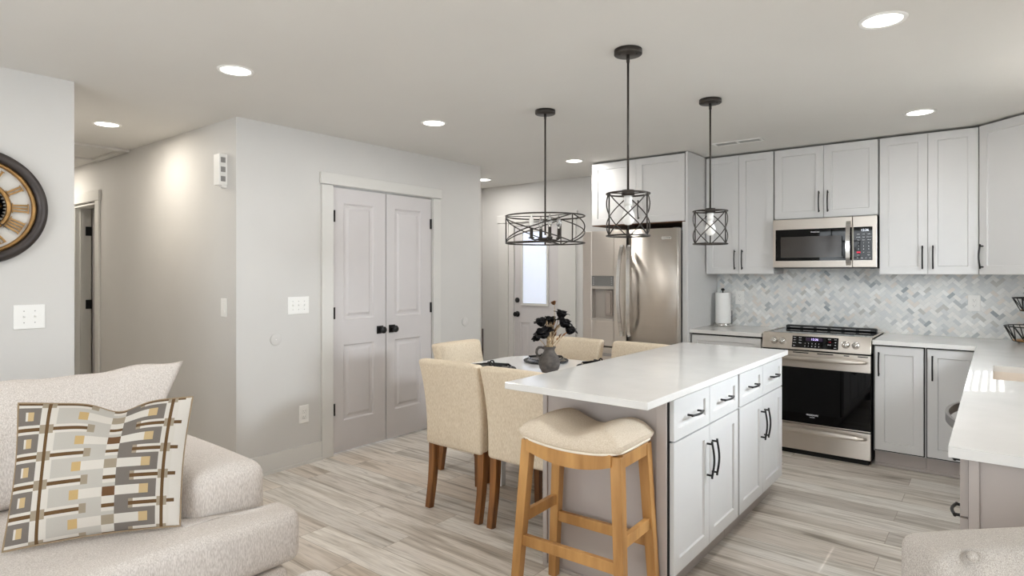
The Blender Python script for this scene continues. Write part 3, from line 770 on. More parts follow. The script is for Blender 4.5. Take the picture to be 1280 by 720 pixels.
for k, (a, b_) in enumerate(((.05, .17), (.23, .34), (.40, .51), (.58, .615), (.67, .735))):
    bm = bm_new(); box(bm, RX0+a, RX0+b_, RF-.0058, RF-.004, .783, .790); obj('vent_slot', bm, M_dark, od, True)
def hbar(x0, x1, z, y0):
    bm = bm_new(); n = 24; pts = []; rs = []
    for k in range(n+1):
        u = k/n; pts.append((x0+(x1-x0)*u, y0-.052-.006*math.sin(PI*u), z)); rs.append(.020*min(1, .45+math.sin(PI*u)**.5*.75))
    tube(bm, pts, rs, 14)
    for x in (x0+.045, x1-.045): box(bm, x-.013, x+.013, y0-.05, y0, z-.012, z+.012, .004)
    return bm
obj('handle', hbar(RX0+.02, RX1-.02, .752, RF-.004), M_steel, od, True)
obj('door_lettering', move(text_bm('FRIGIDAIRE', .0165), (-1.09, RF-.0068, .318)), M_ink, od, True)
obj('door_lettering_small', move(text_bm('GALLERY', .009), (-1.09, RF-.0068, .301)), M_ink, od, True)
bm = bm_new(); box(bm, RX0+.002, RX1-.002, RF-.005, RF+.03, .042, .236, .004); dw = obj('drawer', bm, M_steel, t, True)
obj('handle', hbar(RX0+.02, RX1-.02, .205, RF-.004), M_steel, dw, True)

# ------------------------------------------------------------------ microwave
MX0, MX1, MF, MZ0, MZ1 = -1.458, -.706, 5.335, 1.432, 1.838
t = thing('microwave', 'stainless over the range microwave with curved handle and black keypad', 'microwave', ((MX0+MX1)/2, 5.5, MZ0))
bm = bm_new(); box(bm, MX0+.004, MX1-.004, MF+.03, 5.69, MZ0, MZ1-.003); obj('body', bm, M_darkplast, t, True)
mp = MX1-.165
bm = bm_new(); box(bm, MX0, mp-.001, MF, MF+.03, MZ0+.008, MZ1-.004, .004); md = obj('door', bm, M_steel, t, True)
bm = bm_new(); box(bm, mp+.001, MX1, MF, MF+.03, MZ0+.008, MZ1-.004, .004); mc = obj('control_side', bm, M_steel, t, True)
bm = bm_new(); box(bm, MX0+.022, mp-.003, MF-.0015, MF+.002, MZ0+.062, MZ0+.318); dg = obj('door_glass', bm, M_blackglass, md, True)
bm = bm_new(); box(bm, MX0+.062, mp-.075, MF-.0022, MF-.001, MZ0+.088, MZ0+.258); obj('viewing_window', bm, mat('window_mesh', (60, 55, 52), .12), md, True)
obj('door_lettering', move(text_bm('FRIGIDAIRE', .013), ((MX0+mp)/2+.03, MF-.0024, MZ0+.291)), M_ink, md, True)
bm = bm_new(); n = 18; hx = mp-.025
pts = [(hx, MF-.012-.034*math.sin(PI*k/n)**.7, MZ0+.025+.335*k/n) for k in range(n+1)]
for p, q in zip(pts, pts[1:]): bar(bm, p, q, .030, .014, up=(0, 1, 0))
box(bm, hx-.012, hx+.012, MF-.02, MF, MZ0+.022, MZ0+.05, .003); box(bm, hx-.012, hx+.012, MF-.02, MF, MZ0+.335, MZ0+.362, .003)
obj('handle', bm, M_chrome, md, True)
bm = bm_new(); box(bm, mp+.008, MX1-.03, MF-.0015, MF+.002, MZ0+.062, MZ0+.318); kp = obj('keypad', bm, M_blackglass, mc, True)
bm = bm_new(); cx = (mp+MX1)/2-.006
def keys(bm, items, size):
    for s, x, z in items:
        b = move(text_bm(s, size), (cx+x, MF-.0022, MZ0+z)); me = bpy.data.meshes.new('k'); b.to_mesh(me); b.free(); bm.from_mesh(me); bpy.data.meshes.remove(me)
keys(bm, [(s, x, z) for z, row in ((.262, ('bake', 'melt', 'soften')), (.240, ('potato', 'rice', 'popcorn')), (.218, ('veg', 'pizza', 'reheat'))) for x, s in zip((-.036, 0, .036), row)], .010)
keys(bm, [(s, x, z) for z, row in ((.195, '123'), (.170, '456'), (.146, '789')) for x, s in zip((-.034, 0, .034), row)], .013)
keys(bm, [('0', 0, .123), ('start', .034, .123), ('timer', -.034, .102), ('light', .034, .102), ('fan', -.04, .08), ('vent', -.012, .08), ('set', .016, .08), ('on', .042, .08)], .010)
obj('key_lettering', bm, M_ink, mc, True)
bm = bm_new(); keys(bm, [('12:36', .008, .292)], .024); obj('clock_digits', bm, mat('display_white', (240, 245, 255), .4, emit=1.1), mc, True)
bm = bm_new(); box(bm, cx-.047, cx-.021, MF-.0022, MF-.001, MZ0+.116, MZ0+.130); obj('stop_key', bm, M_red, mc, True)
bm = bm_new(); box(bm, MX0+.05, MX1-.05, MF+.05, 5.6, MZ0-.004, MZ0+.001); obj('grease_filter', bm, M_greysteel, t, True)
# ================================================================== dining set
t = thing('dining_table', 'glossy white dining table with rounded corners behind the island', 'table', (-2.33, 3.27, 0))
TX0, TX1, TY0, TY1, TZ = -2.93, -1.75, 2.72, 3.82, .755
def rrect(x0, x1, y0, y1, r, n=8):
    out = []
    for cx, cy, a0 in ((x1-r, y1-r, 0), (x0+r, y1-r, 90), (x0+r, y0+r, 180), (x1-r, y0+r, 270)):
        out += [(cx+r*math.cos(R_(a0+90*k/n)), cy+r*math.sin(R_(a0+90*k/n))) for k in range(n+1)]
    return out
bm = bm_new(); prism(bm, rrect(TX0, TX1, TY0, TY1, .24), TZ-.03, TZ, .006, 3); obj('tabletop', bm, M_white2, t, True)
bm = bm_new(); prism(bm, rrect(TX0+.22, TX1-.22, TY0+.22, TY1-.22, .12), TZ-.095, TZ-.031); obj('apron', bm, M_white2, t, True)
for x in (-2.555, -2.10):
    for y in (3.10, 3.44):
        bm = bm_new(); bar(bm, (x, y, TZ-.095), (x, y, 0), .07, .07, (1, 0, 0), .004, .045, .045); obj('leg', bm, M_white2, t, True)

def make_chair(label):
    t = thing('dining_chair', label, 'chair', (0, 0, 0), 0, 'cream parsons chairs around the table')
    bm = bm_new()                                # upholstered back running down to the seat skirt, leaning a little
    def lean(p, n):
        z = p.z+.256; k = max(0, (z-.12)/.39)
        return Vector((p.x*(1+.055*k)+0, p.y-.062*k*k-.0*k, p.z))
    rbox(bm, (0, -.215, .635), (.438, .078, .508), .022, 10, (0, .008, .004), lean)
    obj('backrest', bm, M_linen, t)
    bm = bm_new(); rbox(bm, (0, .035, .44), (.45, .43, .118), .025, 6, (0, 0, .018)); obj('seat', bm, M_linen, t)
    for sx in (-1, 1):
        bm = bm_new(); x = sx*.195                # sabre shaped rear leg
        ps = [(x, -.205, .40), (x, -.208, .28), (x, -.220, .15), (x, -.245, .0)]
        for i, (p, q) in enumerate(zip(ps, ps[1:])): bar(bm, p, q, .045-.003*i, .045-.003*i, (1, 0, 0), 0, .042-.003*i, .042-.003*i)
        l = obj('leg', bm, M_walnut, t)
        bm = bm_new(); bar(bm, (x, .195, .40), (x, .195, 0), .045, .045, (1, 0, 0), .002, .034, .034); obj('leg', bm, M_walnut, t)
    return t
ch = make_chair('cream dining chair turned away from the viewer, closest to the grey pantry doors')
ch.location = (-2.455, 2.79, 0)
dup(ch, (-1.972, 2.79, 0), 0, 'cream dining chair turned away from the viewer, partly behind the bar stool and island slab')
dup(ch, (-2.85, 3.275, 0), -PI/2, 'cream dining chair at the rounded head of the table toward the pantry wall')
dup(ch, (-2.555, 3.76, 0), PI, 'cream dining chair facing the viewer just behind the flower vase')
dup(ch, (-2.0, 3.76, 0), PI, 'cream dining chair facing the viewer in front of the refrigerator')

# place settings: charger, plate and napkin are separate things
def setting(x, y, ang, where):
    bm = bm_new()
    c = thing('charger_plate', 'black beaded charger plate '+where, 'charger', (x, y, TZ), 0, 'black beaded chargers')
    lathe(bm, [(0, .004), (.10, .004), (.125, .012), (.150, .014), (.152, .010), (.12, .001), (0, .001)], 48); obj('dish', bm, M_charger, c)
    bm = bm_new(); nb = 56
    for k in range(nb):
        a = 2*PI*k/nb; bmesh.ops.create_icosphere(bm, subdivisions=1, radius=.0082, matrix=Matrix.Translation((.155*math.cos(a), .155*math.sin(a), .0115)))
    for f in bm.faces: f.smooth = True
    obj('beaded_rim', bm, M_plate, c)
    bm = bm_new(); lathe(bm, [(0, .018), (.085, .018), (.10, .024), (.132, .031), (.135, .029), (.10, .019), (.085, .0145), (0, .0145)], 48)
    p = obj('dinner_plate', bm, M_plate); p.location = (x, y, TZ); tag(p, 'charcoal dinner plate '+where, 'plate', 'charcoal dinner plates')
    bm = bm_new()                                # napkin gathered through a ring: two fanned tails
    for s in (-1, 1):
        G = []
        for i in range(9):
            u = i/8; row = []
            for j in range(9):
                v = j/8-.5; wd = .016+.075*u
                row.append(bm.verts.new((s*(.006+.085*u), v*wd*2, .033+.010*math.sin(v*22)*(.3+u*.7)+.012*(1-u)+.004)))
            G.append(row)
        for i in range(8):
            for j in range(8):
                f = bm.faces.new((G[i][j], G[i+1][j], G[i+1][j+1], G[i][j+1])); f.smooth = True
    r = bmesh.ops.solidify(bm, geom=bm.faces[:], thickness=.002)
    n = thing('napkin', 'black cloth napkin in a ring '+where, 'napkin', (x, y, TZ), ang, 'black napkins')
    obj('cloth', bm, M_napkin, n)
    bm = bm_new(); tube(bm, [(0, .021*math.cos(2*PI*k/24), .050+.015*math.sin(2*PI*k/24)) for k in range(24)], .005, 8, True); obj('napkin_ring', bm, M_black, n)
setting(-2.60, 3.06, 0, 'near the pantry, partly hidden by chair backs')
setting(-2.545, 3.60, 0, 'behind the flower vase')
setting(-2.085, 3.585, 0, 'toward the refrigerator, cut off by the island')

# vase
V0 = Vector((-2.25, 3.22, TZ))
t = thing('vase', 'charcoal stoneware jug vase with one loop handle on the dining table', 'vase', V0)
bm = bm_new(); lathe(bm, [(0, .001), (.042, .001), (.048, .005), (.062, .03), (.069, .058), (.068, .078), (.058, .105), (.042, .126), (.034, .140), (.034, .152), (.041, .163), (.043, .168), (.040, .170), (.033, .164), (.029, .150), (.029, .140), (.036, .12), (.05, .1), (.055, .06), (.04, .02), (0, .012)], 48)
obj('body', bm, M_vase, t)
bm = bm_new(); hd = -RT
tube(bm, [hd*r+Vector((0, 0, z)) for r, z in ((.034, .155), (.05, .164), (.068, .163), (.080, .150), (.083, .130), (.077, .112), (.062, .098))], [.007, .008, .0085, .0085, .0085, .008, .008], 10)
obj('handle', bm, M_vase, t)
# flowers standing in the vase
def petals(bm, c, ax, r, n, open_, rnd):
    ax = Vector(ax).normalized(); u = ax.orthogonal().normalized(); v = ax.cross(u)
    for ring, (sc, op) in enumerate(((.75, open_*.35), (1.0, open_))):
        for k in range(n):
            a = 2*PI*(k+.5*ring)/n+rnd.uniform(-.2, .2); o = u*math.cos(a)+v*math.sin(a); s = ax.cross(o)
            G = []
            for i in range(6):
                w = i/5; L = r*sc*w*1.5; out = math.sin(op*w*1.35)*r*1.05*w; wd = r*.62*math.sin(PI*(.08+.86*w))**.8
                row = []
                for j in (-1, -.5, 0, .5, 1):
                    cup = -(1-abs(j)**2)*wd*.35
                    row.append(bm.verts.new(Vector(c)+ax*(L*math.cos(op*w*.9))+o*(out+r*.12-cup*0+(abs(j)**2)*-wd*.3)+s*(j*wd)))
                G.append(row)
            for i in range(5):
                for j in range(4):
                    f = bm.faces.new((G[i][j], G[i+1][j], G[i+1][j+1], G[i][j+1])); f.smooth = True
    bmesh.ops.solidify(bm, geom=bm.faces[:], thickness=.0012)
neck = V0+Vector((0, 0, .15)); rnd = random.Random(11)
DV = V0.x*FW.x+V0.y*FW.y
def stem_pts(tip, base, bend=.02):
    b = base; m = (b+tip)/2+Vector((rnd.uniform(-bend, bend), rnd.uniform(-bend, bend), bend)); 
    return [b*(1-k/10)**2+m*2*(k/10)*(1-k/10)+tip*(k/10)**2 for k in range(11)]
FL = [(676, 398, -.03, .034, 'upper left of the bouquet'), (679, 412, -.07, .040, 'low in front at the left of the bouquet'), (688, 396, .03, .036, 'centre left of the bouquet'), (702, 388, .02, .034, 'tall at the upper right of the bouquet'), (706, 399, -.04, .036, 'centre right of the bouquet'), (713, 408, .0, .034, 'outermost at the right of the bouquet'), (671, 419, -.05, .022, 'drooping lowest at the left')]
for k, (x, y, dd, r, s) in enumerate(FL):
    c = px_at(x, y+3, DV+dd); base = neck+Vector((rnd.uniform(-.018, .018), rnd.uniform(-.018, .018), 0))
    t = thing('black_flower', 'black magnolia flower '+s+' in the charcoal vase', 'flower', base, 0, 'black flowers in the vase')
    st = stem_pts(c, base); ax = (st[-1]-st[-3]).normalized()*.6+Vector((0, 0, .5))
    bm = bm_new(); tube(bm, st, .0022, 6); obj('stem', bm, M_dry, t, True)
    bm = bm_new(); r *= 1.55; petals(bm, c-ax.normalized()*r*.7, ax, r, 6 if r > .03 else 4, 1.25 if r > .03 else .7, rnd); obj('bloom', bm, M_petal, t, True)
x, y = 693, 378
c = px_at(x, y, DV); t = thing('dried_flower', 'amber brown dried flower rising tallest above the black blooms', 'flower', neck)
bm = bm_new(); tube(bm, stem_pts(c, neck+Vector((.005, .01, 0))), .002, 6); obj('stem', bm, M_dry, t, True)
bm = bm_new(); petals(bm, c-Vector((0, 0, .015)), (-.3, -.2, .9), .024, 5, 1.2, rnd); obj('bloom', bm, M_amber, t, True)
for k in range(24):                             # pale dried sprigs
    a = rnd.uniform(0, 2*PI); e = rnd.uniform(.01, .075); h = rnd.uniform(.06, .16)
    base = neck+Vector((rnd.uniform(-.02, .02), rnd.uniform(-.02, .02), 0))
    tip = neck+RT*(e*math.cos(a)+.012)+FW*(e*.6*math.sin(a))+Vector((0, 0, h))
    t = thing('dried_sprig', 'pale dried sprig standing among the black flowers in the vase', 'sprig', base, 0, 'dried sprigs in the vase')
    st = stem_pts(tip, base, .012)
    bm = bm_new(); tube(bm, st, [.0032*(1-.04*i) for i in range(11)], 6); obj('stem', bm, M_dry, t, True)
    bm = bm_new(); d = (st[-1]-st[-3]).normalized()
    for q in range(3): 
        p = st[-1-q*2]; s = Vector((rnd.uniform(-1, 1), rnd.uniform(-1, 1), rnd.uniform(.2, 1))).normalized()
        tube(bm, [p, p+s*.012+d*.008, p+s*.016+d*.026], [.001, .006, .001], 6)
    obj('seed_head', bm, M_amber if k % 5 == 0 else M_dry, t, True)

# ================================================================== bar stool
t = thing('bar_stool', 'honey wood saddle bar stool with oatmeal cushion tucked at the island', 'stool', (-1.352, 2.203, 0), R_(2))
def saddle(u): return .026*u*u                   # rise toward the ends (u = -1..1 along the seat)
bm = bm_new()
def sad(p, n):
    u = p.x/.24
    return Vector((p.x, p.y, p.z+saddle(u)+max(0, p.z)/.028*(.034*(1-math.cos(1.5*PI*min(1, abs(u))))/2-.046*min(1, abs(u))**6)))
rbox(bm, (0, 0, .713), (.485, .325, .056), .026, 24, (0, 0, .012), sad); cu = obj('cushion', bm, M_linen2, t)
bm = bm_new(); pts = []
for k in range(96):
    a = 2*PI*k/96; c, s = math.cos(a), math.sin(a); m = max(abs(c)/.236, abs(s)/.158); mm = (abs(c/.236)**8+abs(s/.158)**8)**(1/8)
    x, y = c/mm, s/mm; pts.append((x, y, .688+saddle(x/.24)))
tube(bm, pts, .0048, 8, True); obj('piping', bm, mat('piping_cloth', (232, 222, 206), .9), cu)
tops = [(-.208, -.122), (.208, -.122), (.208, .122), (-.208, .122)]; sp = .042
legs = []
for x, y in tops:
    p = Vector((x, y, .694)); q = Vector((x+math.copysign(sp, x), y+math.copysign(sp*(.45 if y > 0 else 1), y), 0)); legs.append((p, q))
    bm = bm_new(); bar(bm, p, q, .046, .046, (1, 0, 0), .003, .038, .038); obj('leg', bm, M_oak, t)
for s in (-1, 1):
    bm = bm_new(); n = 14                         # long apron follows the saddle below the cushion
    G = []
    for k in range(n+1):
        u = -1+2*k/n; x = u*.196; zt = .684+saddle(u*.9); zb = .622+.034*u*u
        G.append([bm.verts.new((x, s*.148+dy, z)) for dy, z in ((-.011, zb), (.011, zb), (.011, zt), (-.011, zt))])
    for a, b in zip(G, G[1:]):
        for k in range(4): bm.faces.new((a[k], a[(k+1) % 4], b[(k+1) % 4], b[k]))
    bm.faces.new(G[0][::-1]); bm.faces.new(G[-1]); bmesh.ops.recalc_face_normals(bm, faces=bm.faces); obj('apron', bm, M_oak, t)
    bm = bm_new(); box(bm, s*.218-.011, s*.218+.011, -.118, .118, .648, .700, .001); obj('apron', bm, M_oak, t)
def at_z(i, z): p, q = legs[i]; return p+(q-p)*((.694-z)/.694)
for i, j, z in ((0, 1, .275), (3, 2, .285), (0, 3, .365), (1, 2, .365)):
    bm = bm_new(); bar(bm, at_z(i, z), at_z(j, z), .022, .046, (0, 0, 1), .002); obj('stretcher', bm, M_oak, t)

# ================================================================== pendants and chandelier
def ang(a): a = R_(a); return RT*math.cos(a)+FW*math.sin(a)
def cage(bm, R, z0, z1, bars, rt, rb):
    for z in (z0, z1):
        tube(bm, circ(0, 0, z, R, 56), rt, 8, True)
    return bm
def xbars(bm, R, z0, z1, a, b, r):
    for up in (0, 1):
        pts = []
        for k in range(25):
            u = k/24; z = z0+(z1-z0)*(u if up else 1-u); v = ang(a+(b-a)*u)*R
            pts.append((v.x, v.y, z))
        tube(bm, pts, r, 6)
def pendant(label, loc):
    t = thing('pendant_light', label, 'pendant light', loc, 0, 'cage pendants over the island')
    bm = bm_new(); lathe(bm, [(0, -.001), (.064, -.001), (.065, -.022), (.062, -.025), (0, -.025)], 40)
    for k in range(2): bmesh.ops.create_icosphere(bm, subdivisions=2, radius=.005, matrix=Matrix.Translation(ang(-90+60*(k*2-1))*.045+Vector((0, 0, -.026))))
    obj('canopy', bm, M_bronze, t)
    bm = bm_new(); tube(bm, [(0, 0, -.02), (0, 0, -.67)], .0055, 10); tube(bm, [(0, 0, -.022), (0, 0, -.06)], .008, 10); tube(bm, [(0, 0, -.655), (0, 0, -.682)], .03, 20); obj('rod', bm, M_bronze, t)
    R, z1, z0 = .099, -.672, -.868
    bm = bm_new(); cage(bm, R, z0, z1, 3, .0042, .003)
    for a in (210, 330, 90): 
        v = ang(a)*R; tube(bm, [(v.x, v.y, z0), (v.x, v.y, z1)], .0038, 8); tube(bm, [(v.x, v.y, z1), (0, 0, z1)], .003, 6)
    obj('cage', bm, M_bronze, t)
    for a, b in ((210, 330), (330, 450), (90, 210)):
        bm = bm_new(); xbars(bm, R, z0, z1, a, b, .0030); obj('cross_strap', bm, M_bronze, t)
    bm = bm_new(); lathe(bm, [(0, -.68), (.019, -.68), (.0195, -.70), (.018, -.705), (.0195, -.71), (.0195, -.728), (0, -.728)], 24); obj('socket', bm, M_white, t)
    bm = bm_new(); lathe(bm, [(.013, -.728), (.014, -.738), (.022, -.752), (.0295, -.770), (.031, -.785), (.027, -.803), (.016, -.815), (0, -.819)], 28); obj('bulb', bm, M_bulb, t)
    return t
p = pendant('bronze cage pendant light over the near end of the island', (-1.345, 2.565, CH)); p.rotation_euler.z = R_(-11)
dup(p, (-1.345, 3.61, CH), R_(-18), 'bronze cage pendant light over the far end of the island')
t = thing('chandelier', 'wide bronze drum chandelier with candle bulbs above the dining table', 'chandelier', (-2.265, 3.195, CH))
bm = bm_new(); lathe(bm, [(0, -.001), (.064, -.001), (.065, -.022), (.062, -.026), (0, -.026)], 40); obj('canopy', bm, M_bronze, t)
bm = bm_new(); tube(bm, [(0, 0, -.02), (0, 0, -.80)], .0058, 10); tube(bm, [(0, 0, -.025), (0, 0, -.055)], .008, 10); obj('rod', bm, M_bronze, t)
R, z1, z0 = .252, -.680, -.852
bm = bm_new(); cage(bm, R, z0, z1, 3, .0046, 0)
for a in (178, 308, 62):
    v = ang(a)*R; tube(bm, [(v.x, v.y, z0), (v.x, v.y, z1)], .0042, 8); tube(bm, [(v.x, v.y, z1), (0, 0, z1)], .003, 6); tube(bm, [(v.x, v.y, z0), (0, 0, z0+.008)], .003, 6)
obj('drum_frame', bm, M_bronze, t)
for a, b in ((178, 308), (308, 422), (62, 178)):
    bm = bm_new(); xbars(bm, R, z0, z1, a, b, .0038); obj('cross_strap', bm, M_bronze, t)
bm = bm_new(); lathe(bm, [(0, -.815), (.045, -.818), (.048, -.826), (.042, -.835), (0, -.838)], 28); tube(bm, [(0, 0, -.835), (0, 0, -.862)], .006, 8); obj('hub', bm, M_bronze, t)
for a in (15, 105, 195, 285):
    v = ang(a)*.092
    bm = bm_new(); tube(bm, [ang(a)*.04+Vector((0, 0, -.828)), ang(a)*.07+Vector((0, 0, -.832)), v+Vector((0, 0, -.825))], .0045, 8)
    lathe(bm, [(0, -.826), (.018, -.822), (.020, -.816), (.012, -.814)], 20, v); lathe(bm, [(.0105, -.816), (.0105, -.755), (0, -.755)], 18, v); cs = obj('candle_sleeve', bm, M_bronze, t)
    bm = bm_new(); lathe(bm, [(.008, -.755), (.012, -.742), (.0165, -.722), (.014, -.702), (.006, -.684), (.001, -.672), (0, -.671)], 20, v); obj('flame_bulb', bm, M_bulb if a in (195,) else M_glass, cs)

# ================================================================== small things on the counters
t = thing('paper_towel_holder', 'steel paper towel stand on the short counter by the refrigerator panel', 'holder', (-1.955, 5.56, CTZ))
bm = bm_new(); lathe(bm, [(0, .001), (.083, .001), (.085, .006), (.085, .020), (.080, .023), (0, .023)], 40); obj('base', bm, M_chrome, t)
bm = bm_new(); tube(bm, [(0, 0, .02), (0, 0, .325)], .006, 10); lathe(bm, [(0, .318), (.015, .320), (.016, .332), (.010, .340), (0, .342)], 20); obj('post', bm, M_black, t)
bm = bm_new(); tube(bm, [ang(-20)*.078+Vector((0, 0, .02)), ang(-20)*.078+Vector((0, 0, .14))], .003, 8); obj('tension_arm', bm, M_black, t)
bm = bm_new(); lathe(bm, [(.02, .025), (.062, .025), (.064, .03), (.064, .296), (.062, .30), (.02, .30), (.02, .025)], 40)
w = ang(-60)
hexa(bm, [w*.062+Vector((0, 0, .026)), ang(-25)*.066+Vector((0, 0, .026)), ang(-25)*.068+Vector((0, 0, .026)), w*.0655+Vector((0, 0, .026))], [w*.062+Vector((0, 0, .299)), ang(-25)*.066+Vector((0, 0, .299)), ang(-25)*.068+Vector((0, 0, .299)), w*.0655+Vector((0, 0, .299))])
o = obj('paper_towel_roll', bm, M_paper); o.location = (-1.955, 5.56, CTZ); tag(o, 'white paper towel roll standing on the steel holder by the refrigerator', 'paper towels')
# two tier wire basket
t = thing('wire_basket_stand', 'two tier black wire basket stand with open zigzag sides on the corner counter', 'basket', (.215, 5.44, CTZ))
def basket(zb, zt, rb, rtp, n):
    bm = bm_new(); tube(bm, circ(0, 0, zt, rtp, 48), .0035, 8, True); tube(bm, circ(0, 0, zb, rb, 48), .003, 8, True)
    for k in range(n):
        a0, a1, a2 = 2*PI*k/n, 2*PI*(k+.5)/n, 2*PI*(k+1)/n
        P = lambda r, a, z: (r*math.cos(a), r*math.sin(a), z)
        tube(bm, [P(rb, a0, zb), P(rtp, a1, zt)], .0024, 6); tube(bm, [P(rtp, a1, zt), P(rb, a2, zb)], .0024, 6); tube(bm, [P(rb, a0, zb), P(rtp, a0, zt)], .0024, 6)
    return obj('basket', bm, M_black, t)
basket(.018, .118, .125, .172, 12); basket(.225, .312, .085, .128, 10)
bm = bm_new(); tube(bm, [(0, 0, .01), (0, 0, .36)], .005, 10); tube(bm, circ(0, 0, .385, .025, 24)[0:24], .003, 6, True); obj('centre_post', bm, M_black, t)
for zb, r in ((.016, .126), (.223, .086)):
    bm = bm_new(); lathe(bm, [(0, zb), (r, zb), (r, zb+.008), (0, zb+.008)], 36); obj('tray_board', bm, M_oak, t)
for k in range(3):
    a = R_(30+120*k); bm = bm_new(); bmesh.ops.create_icosphere(bm, subdivisions=2, radius=.008, matrix=Matrix.Translation((.105*math.cos(a), .105*math.sin(a), .0085))); obj('foot', bm, M_black, t)

# ================================================================== switches, outlets, chime
def plate(name, label, cat, loc, rz, w, h, fn, group=None):
    t = thing(name, label, cat, loc, rz, group)
    bm = bm_new(); box(bm, -w/2, w/2, -.006, 0, -h/2, h/2, .0025, 2); obj('cover_plate', bm, M_white, t)
    fn(t); return t
def toggles(n):
    def f(t):
        for k in range(n):
            x = (k-(n-1)/2)*.046; bm = bm_new(); box(bm, x-.005, x+.005, -.007, -.005, -.012, .012)
            hexa(bm, [(x-.004, -.0165, .002), (x+.004, -.0165, .002), (x+.004, -.006, -.004), (x-.004, -.006, -.004)], [(x-.004, -.0175, .008), (x+.004, -.0175, .008), (x+.004, -.006, .007), (x-.004, -.006, .007)], .0008)
            obj('toggle', bm, M_white, t)
            bm = bm_new()
            for z in (-.03, .03): lathe(bm, [(.0028, -.0066), (0, -.0068)], 10, (x, 0, z), 'Y')
            obj('screw', bm, M_slot, t)
    return f
def sockets(t):
    for z in (-.02, .02):
        bm = bm_new(); box(bm, -.0165, .0165, -.008, -.005, z-.0145, z+.0145, .004); s = obj('socket', bm, M_white, t)
        bm = bm_new(); box(bm, -.0075, -.0055, -.0086, -.0075, z-.001, z+.008); box(bm, .0055, .0075, -.0086, -.0075, z-.001, z+.007); lathe(bm, [(.0026, -.0084), (0, -.0085)], 10, (0, 0, z-.008), 'Y'); obj('slots', bm, M_slot, s)
def rocker(t):
    bm = bm_new(); hexa(bm, [(-.016, -.010, -.033), (.016, -.010, -.033), (.016, -.005, -.033), (-.016, -.005, -.033)], [(-.016, -.007, .033), (.016, -.007, .033), (.016, -.005, .033), (-.016, -.005, .033)], .001); obj('rocker', bm, M_white, t)
plate('light_switch', 'white two toggle switch plate on the wall under the clock', 'light switch', (-3.94, .922, 1.170), PI/2, .134, .125, toggles(2))
plate('light_switch', 'white three toggle switch plate beside the pantry doors', 'light switch', (PX, 2.50, 1.161), PI/2, .172, .125, toggles(3))
plate('light_switch', 'single white rocker switch on the hallway wall below the chime box', 'light switch', (-4.13, 2.04, 1.160), 0, .078, .125, rocker)
plate('wall_outlet', 'white double outlet low on the wall left of the pantry doors', 'outlet', (PX, 2.545, .365), PI/2, .078, .130, sockets)
plate('wall_outlet', 'white double outlet on the marble tiles beside the paper towels', 'outlet', (-1.846, BY-.004, 1.168), 0, .078, .122, sockets)
plate('wall_outlet', 'white double outlet on the marble tiles beside the wire baskets', 'outlet', (-.127, BY-.004, 1.171), 0, .076, .118, sockets)
for lab, y, z in (('round white blank cover on the wall below the three toggle switch', 2.323, .928), ('round white blank cover on the wall right of the pantry doors', 4.272, .93)):
    t = thing('round_cover', lab, 'wall cover', (PX, y, z), PI/2, 'round blank wall covers')
    bm = bm_new(); lathe(bm, [(.042, -.001), (.0415, -.005), (.038, -.007), (.012, -.008), (0, -.008)], 36, (0, 0, 0), 'Y'); obj('disc', bm, M_wall, t)
    bm = bm_new(); lathe(bm, [(.0035, -.0082), (0, -.0088)], 12, (0, 0, 0), 'Y'); obj('screw', bm, M_white, t)
t = thing('door_chime', 'white door chime box with three small grilles high on the hallway wall', 'door chime', (-4.133, 2.04, 2.097))
bm = bm_new(); prism(bm, [(-.043, 0), (.043, 0), (.043, -.054), (-.035, -.054), (-.043, -.044)], -.105, .105, .003, 2); obj('cover', bm, M_white, t)
for z in (.064, .0, -.064):
    bm = bm_new(); box(bm, .0425, .0445, -.044, -.012, z-.018, z+.018, .0006)
    for k in range(4): box(bm, .0440, .0452, -.042, -.014, z-.015+k*.009, z-.012+k*.009)
    obj('grille', bm, M_slot, t)
bm = bm_new(); prism(bm, [(-.01, 0), (.038, 0), (.038, -.035), (.015, -.035)], -.122, -.104); obj('lower_tab', bm, M_white, t)
# dark narrow upright behind the end of the pantry wall
t = thing('broom', 'dark brown upright pole just past the end of the pantry wall', 'pole', (-3.975, 4.54, 0))
bm = bm_new(); tube(bm, [(0, 0, .04), (0, 0, .835)], .0085, 12); lathe(bm, [(.0085, .835), (.007, .842), (0, .845)], 12); obj('pole', bm, M_walnut if False else mat('dark_wood', (58, 40, 34), .5, var=.2), t)
bm = bm_new(); box(bm, -.03, .01, -.0, .14, .0, .05, .006); obj('head', bm, M_black, t)
# ================================================================== wall clock
CLY, CLZ, CLR = .708, 1.729, .292
t = thing('wall_clock', 'big round skeleton wall clock with dark rim and gold roman numerals', 'clock', (-3.94, CLY, CLZ), PI/2)
bm = bm_new(); lathe(bm, [(CLR-.004, 0), (CLR, -.010), (CLR-.006, -.034), (CLR-.030, -.042), (CLR-.046, -.036), (CLR-.050, -.018), (CLR-.050, 0)], 96, axis='Y'); obj('rim', bm, M_clockrim, t)
bm = bm_new(); lathe(bm, [(CLR-.050, -.006), (CLR-.052, -.022), (CLR-.066, -.026), (CLR-.070, -.018), (CLR-.070, -.004)], 96, axis='Y'); obj('inner_ring', bm, M_gold, t)
bm = bm_new(); lathe(bm, [(CLR-.05, -.003), (0, -.003)], 96, axis='Y'); obj('dial', bm, M_dial, t)
bm = bm_new(); tube(bm, [(.128*math.cos(2*PI*k/72), -.012, .128*math.sin(2*PI*k/72)) for k in range(72)], .011, 10, True); obj('numeral_ring', bm, M_gold, t)
STR = {'I': [(0, 0)], 'V': [(-1, 1), (1, -1)], 'X': [(-1, 1), (1, 1)]}
NUM = ['XII', 'I', 'II', 'III', 'IIII', 'V', 'VI', 'VII', 'VIII', 'IX', 'X', 'XI']
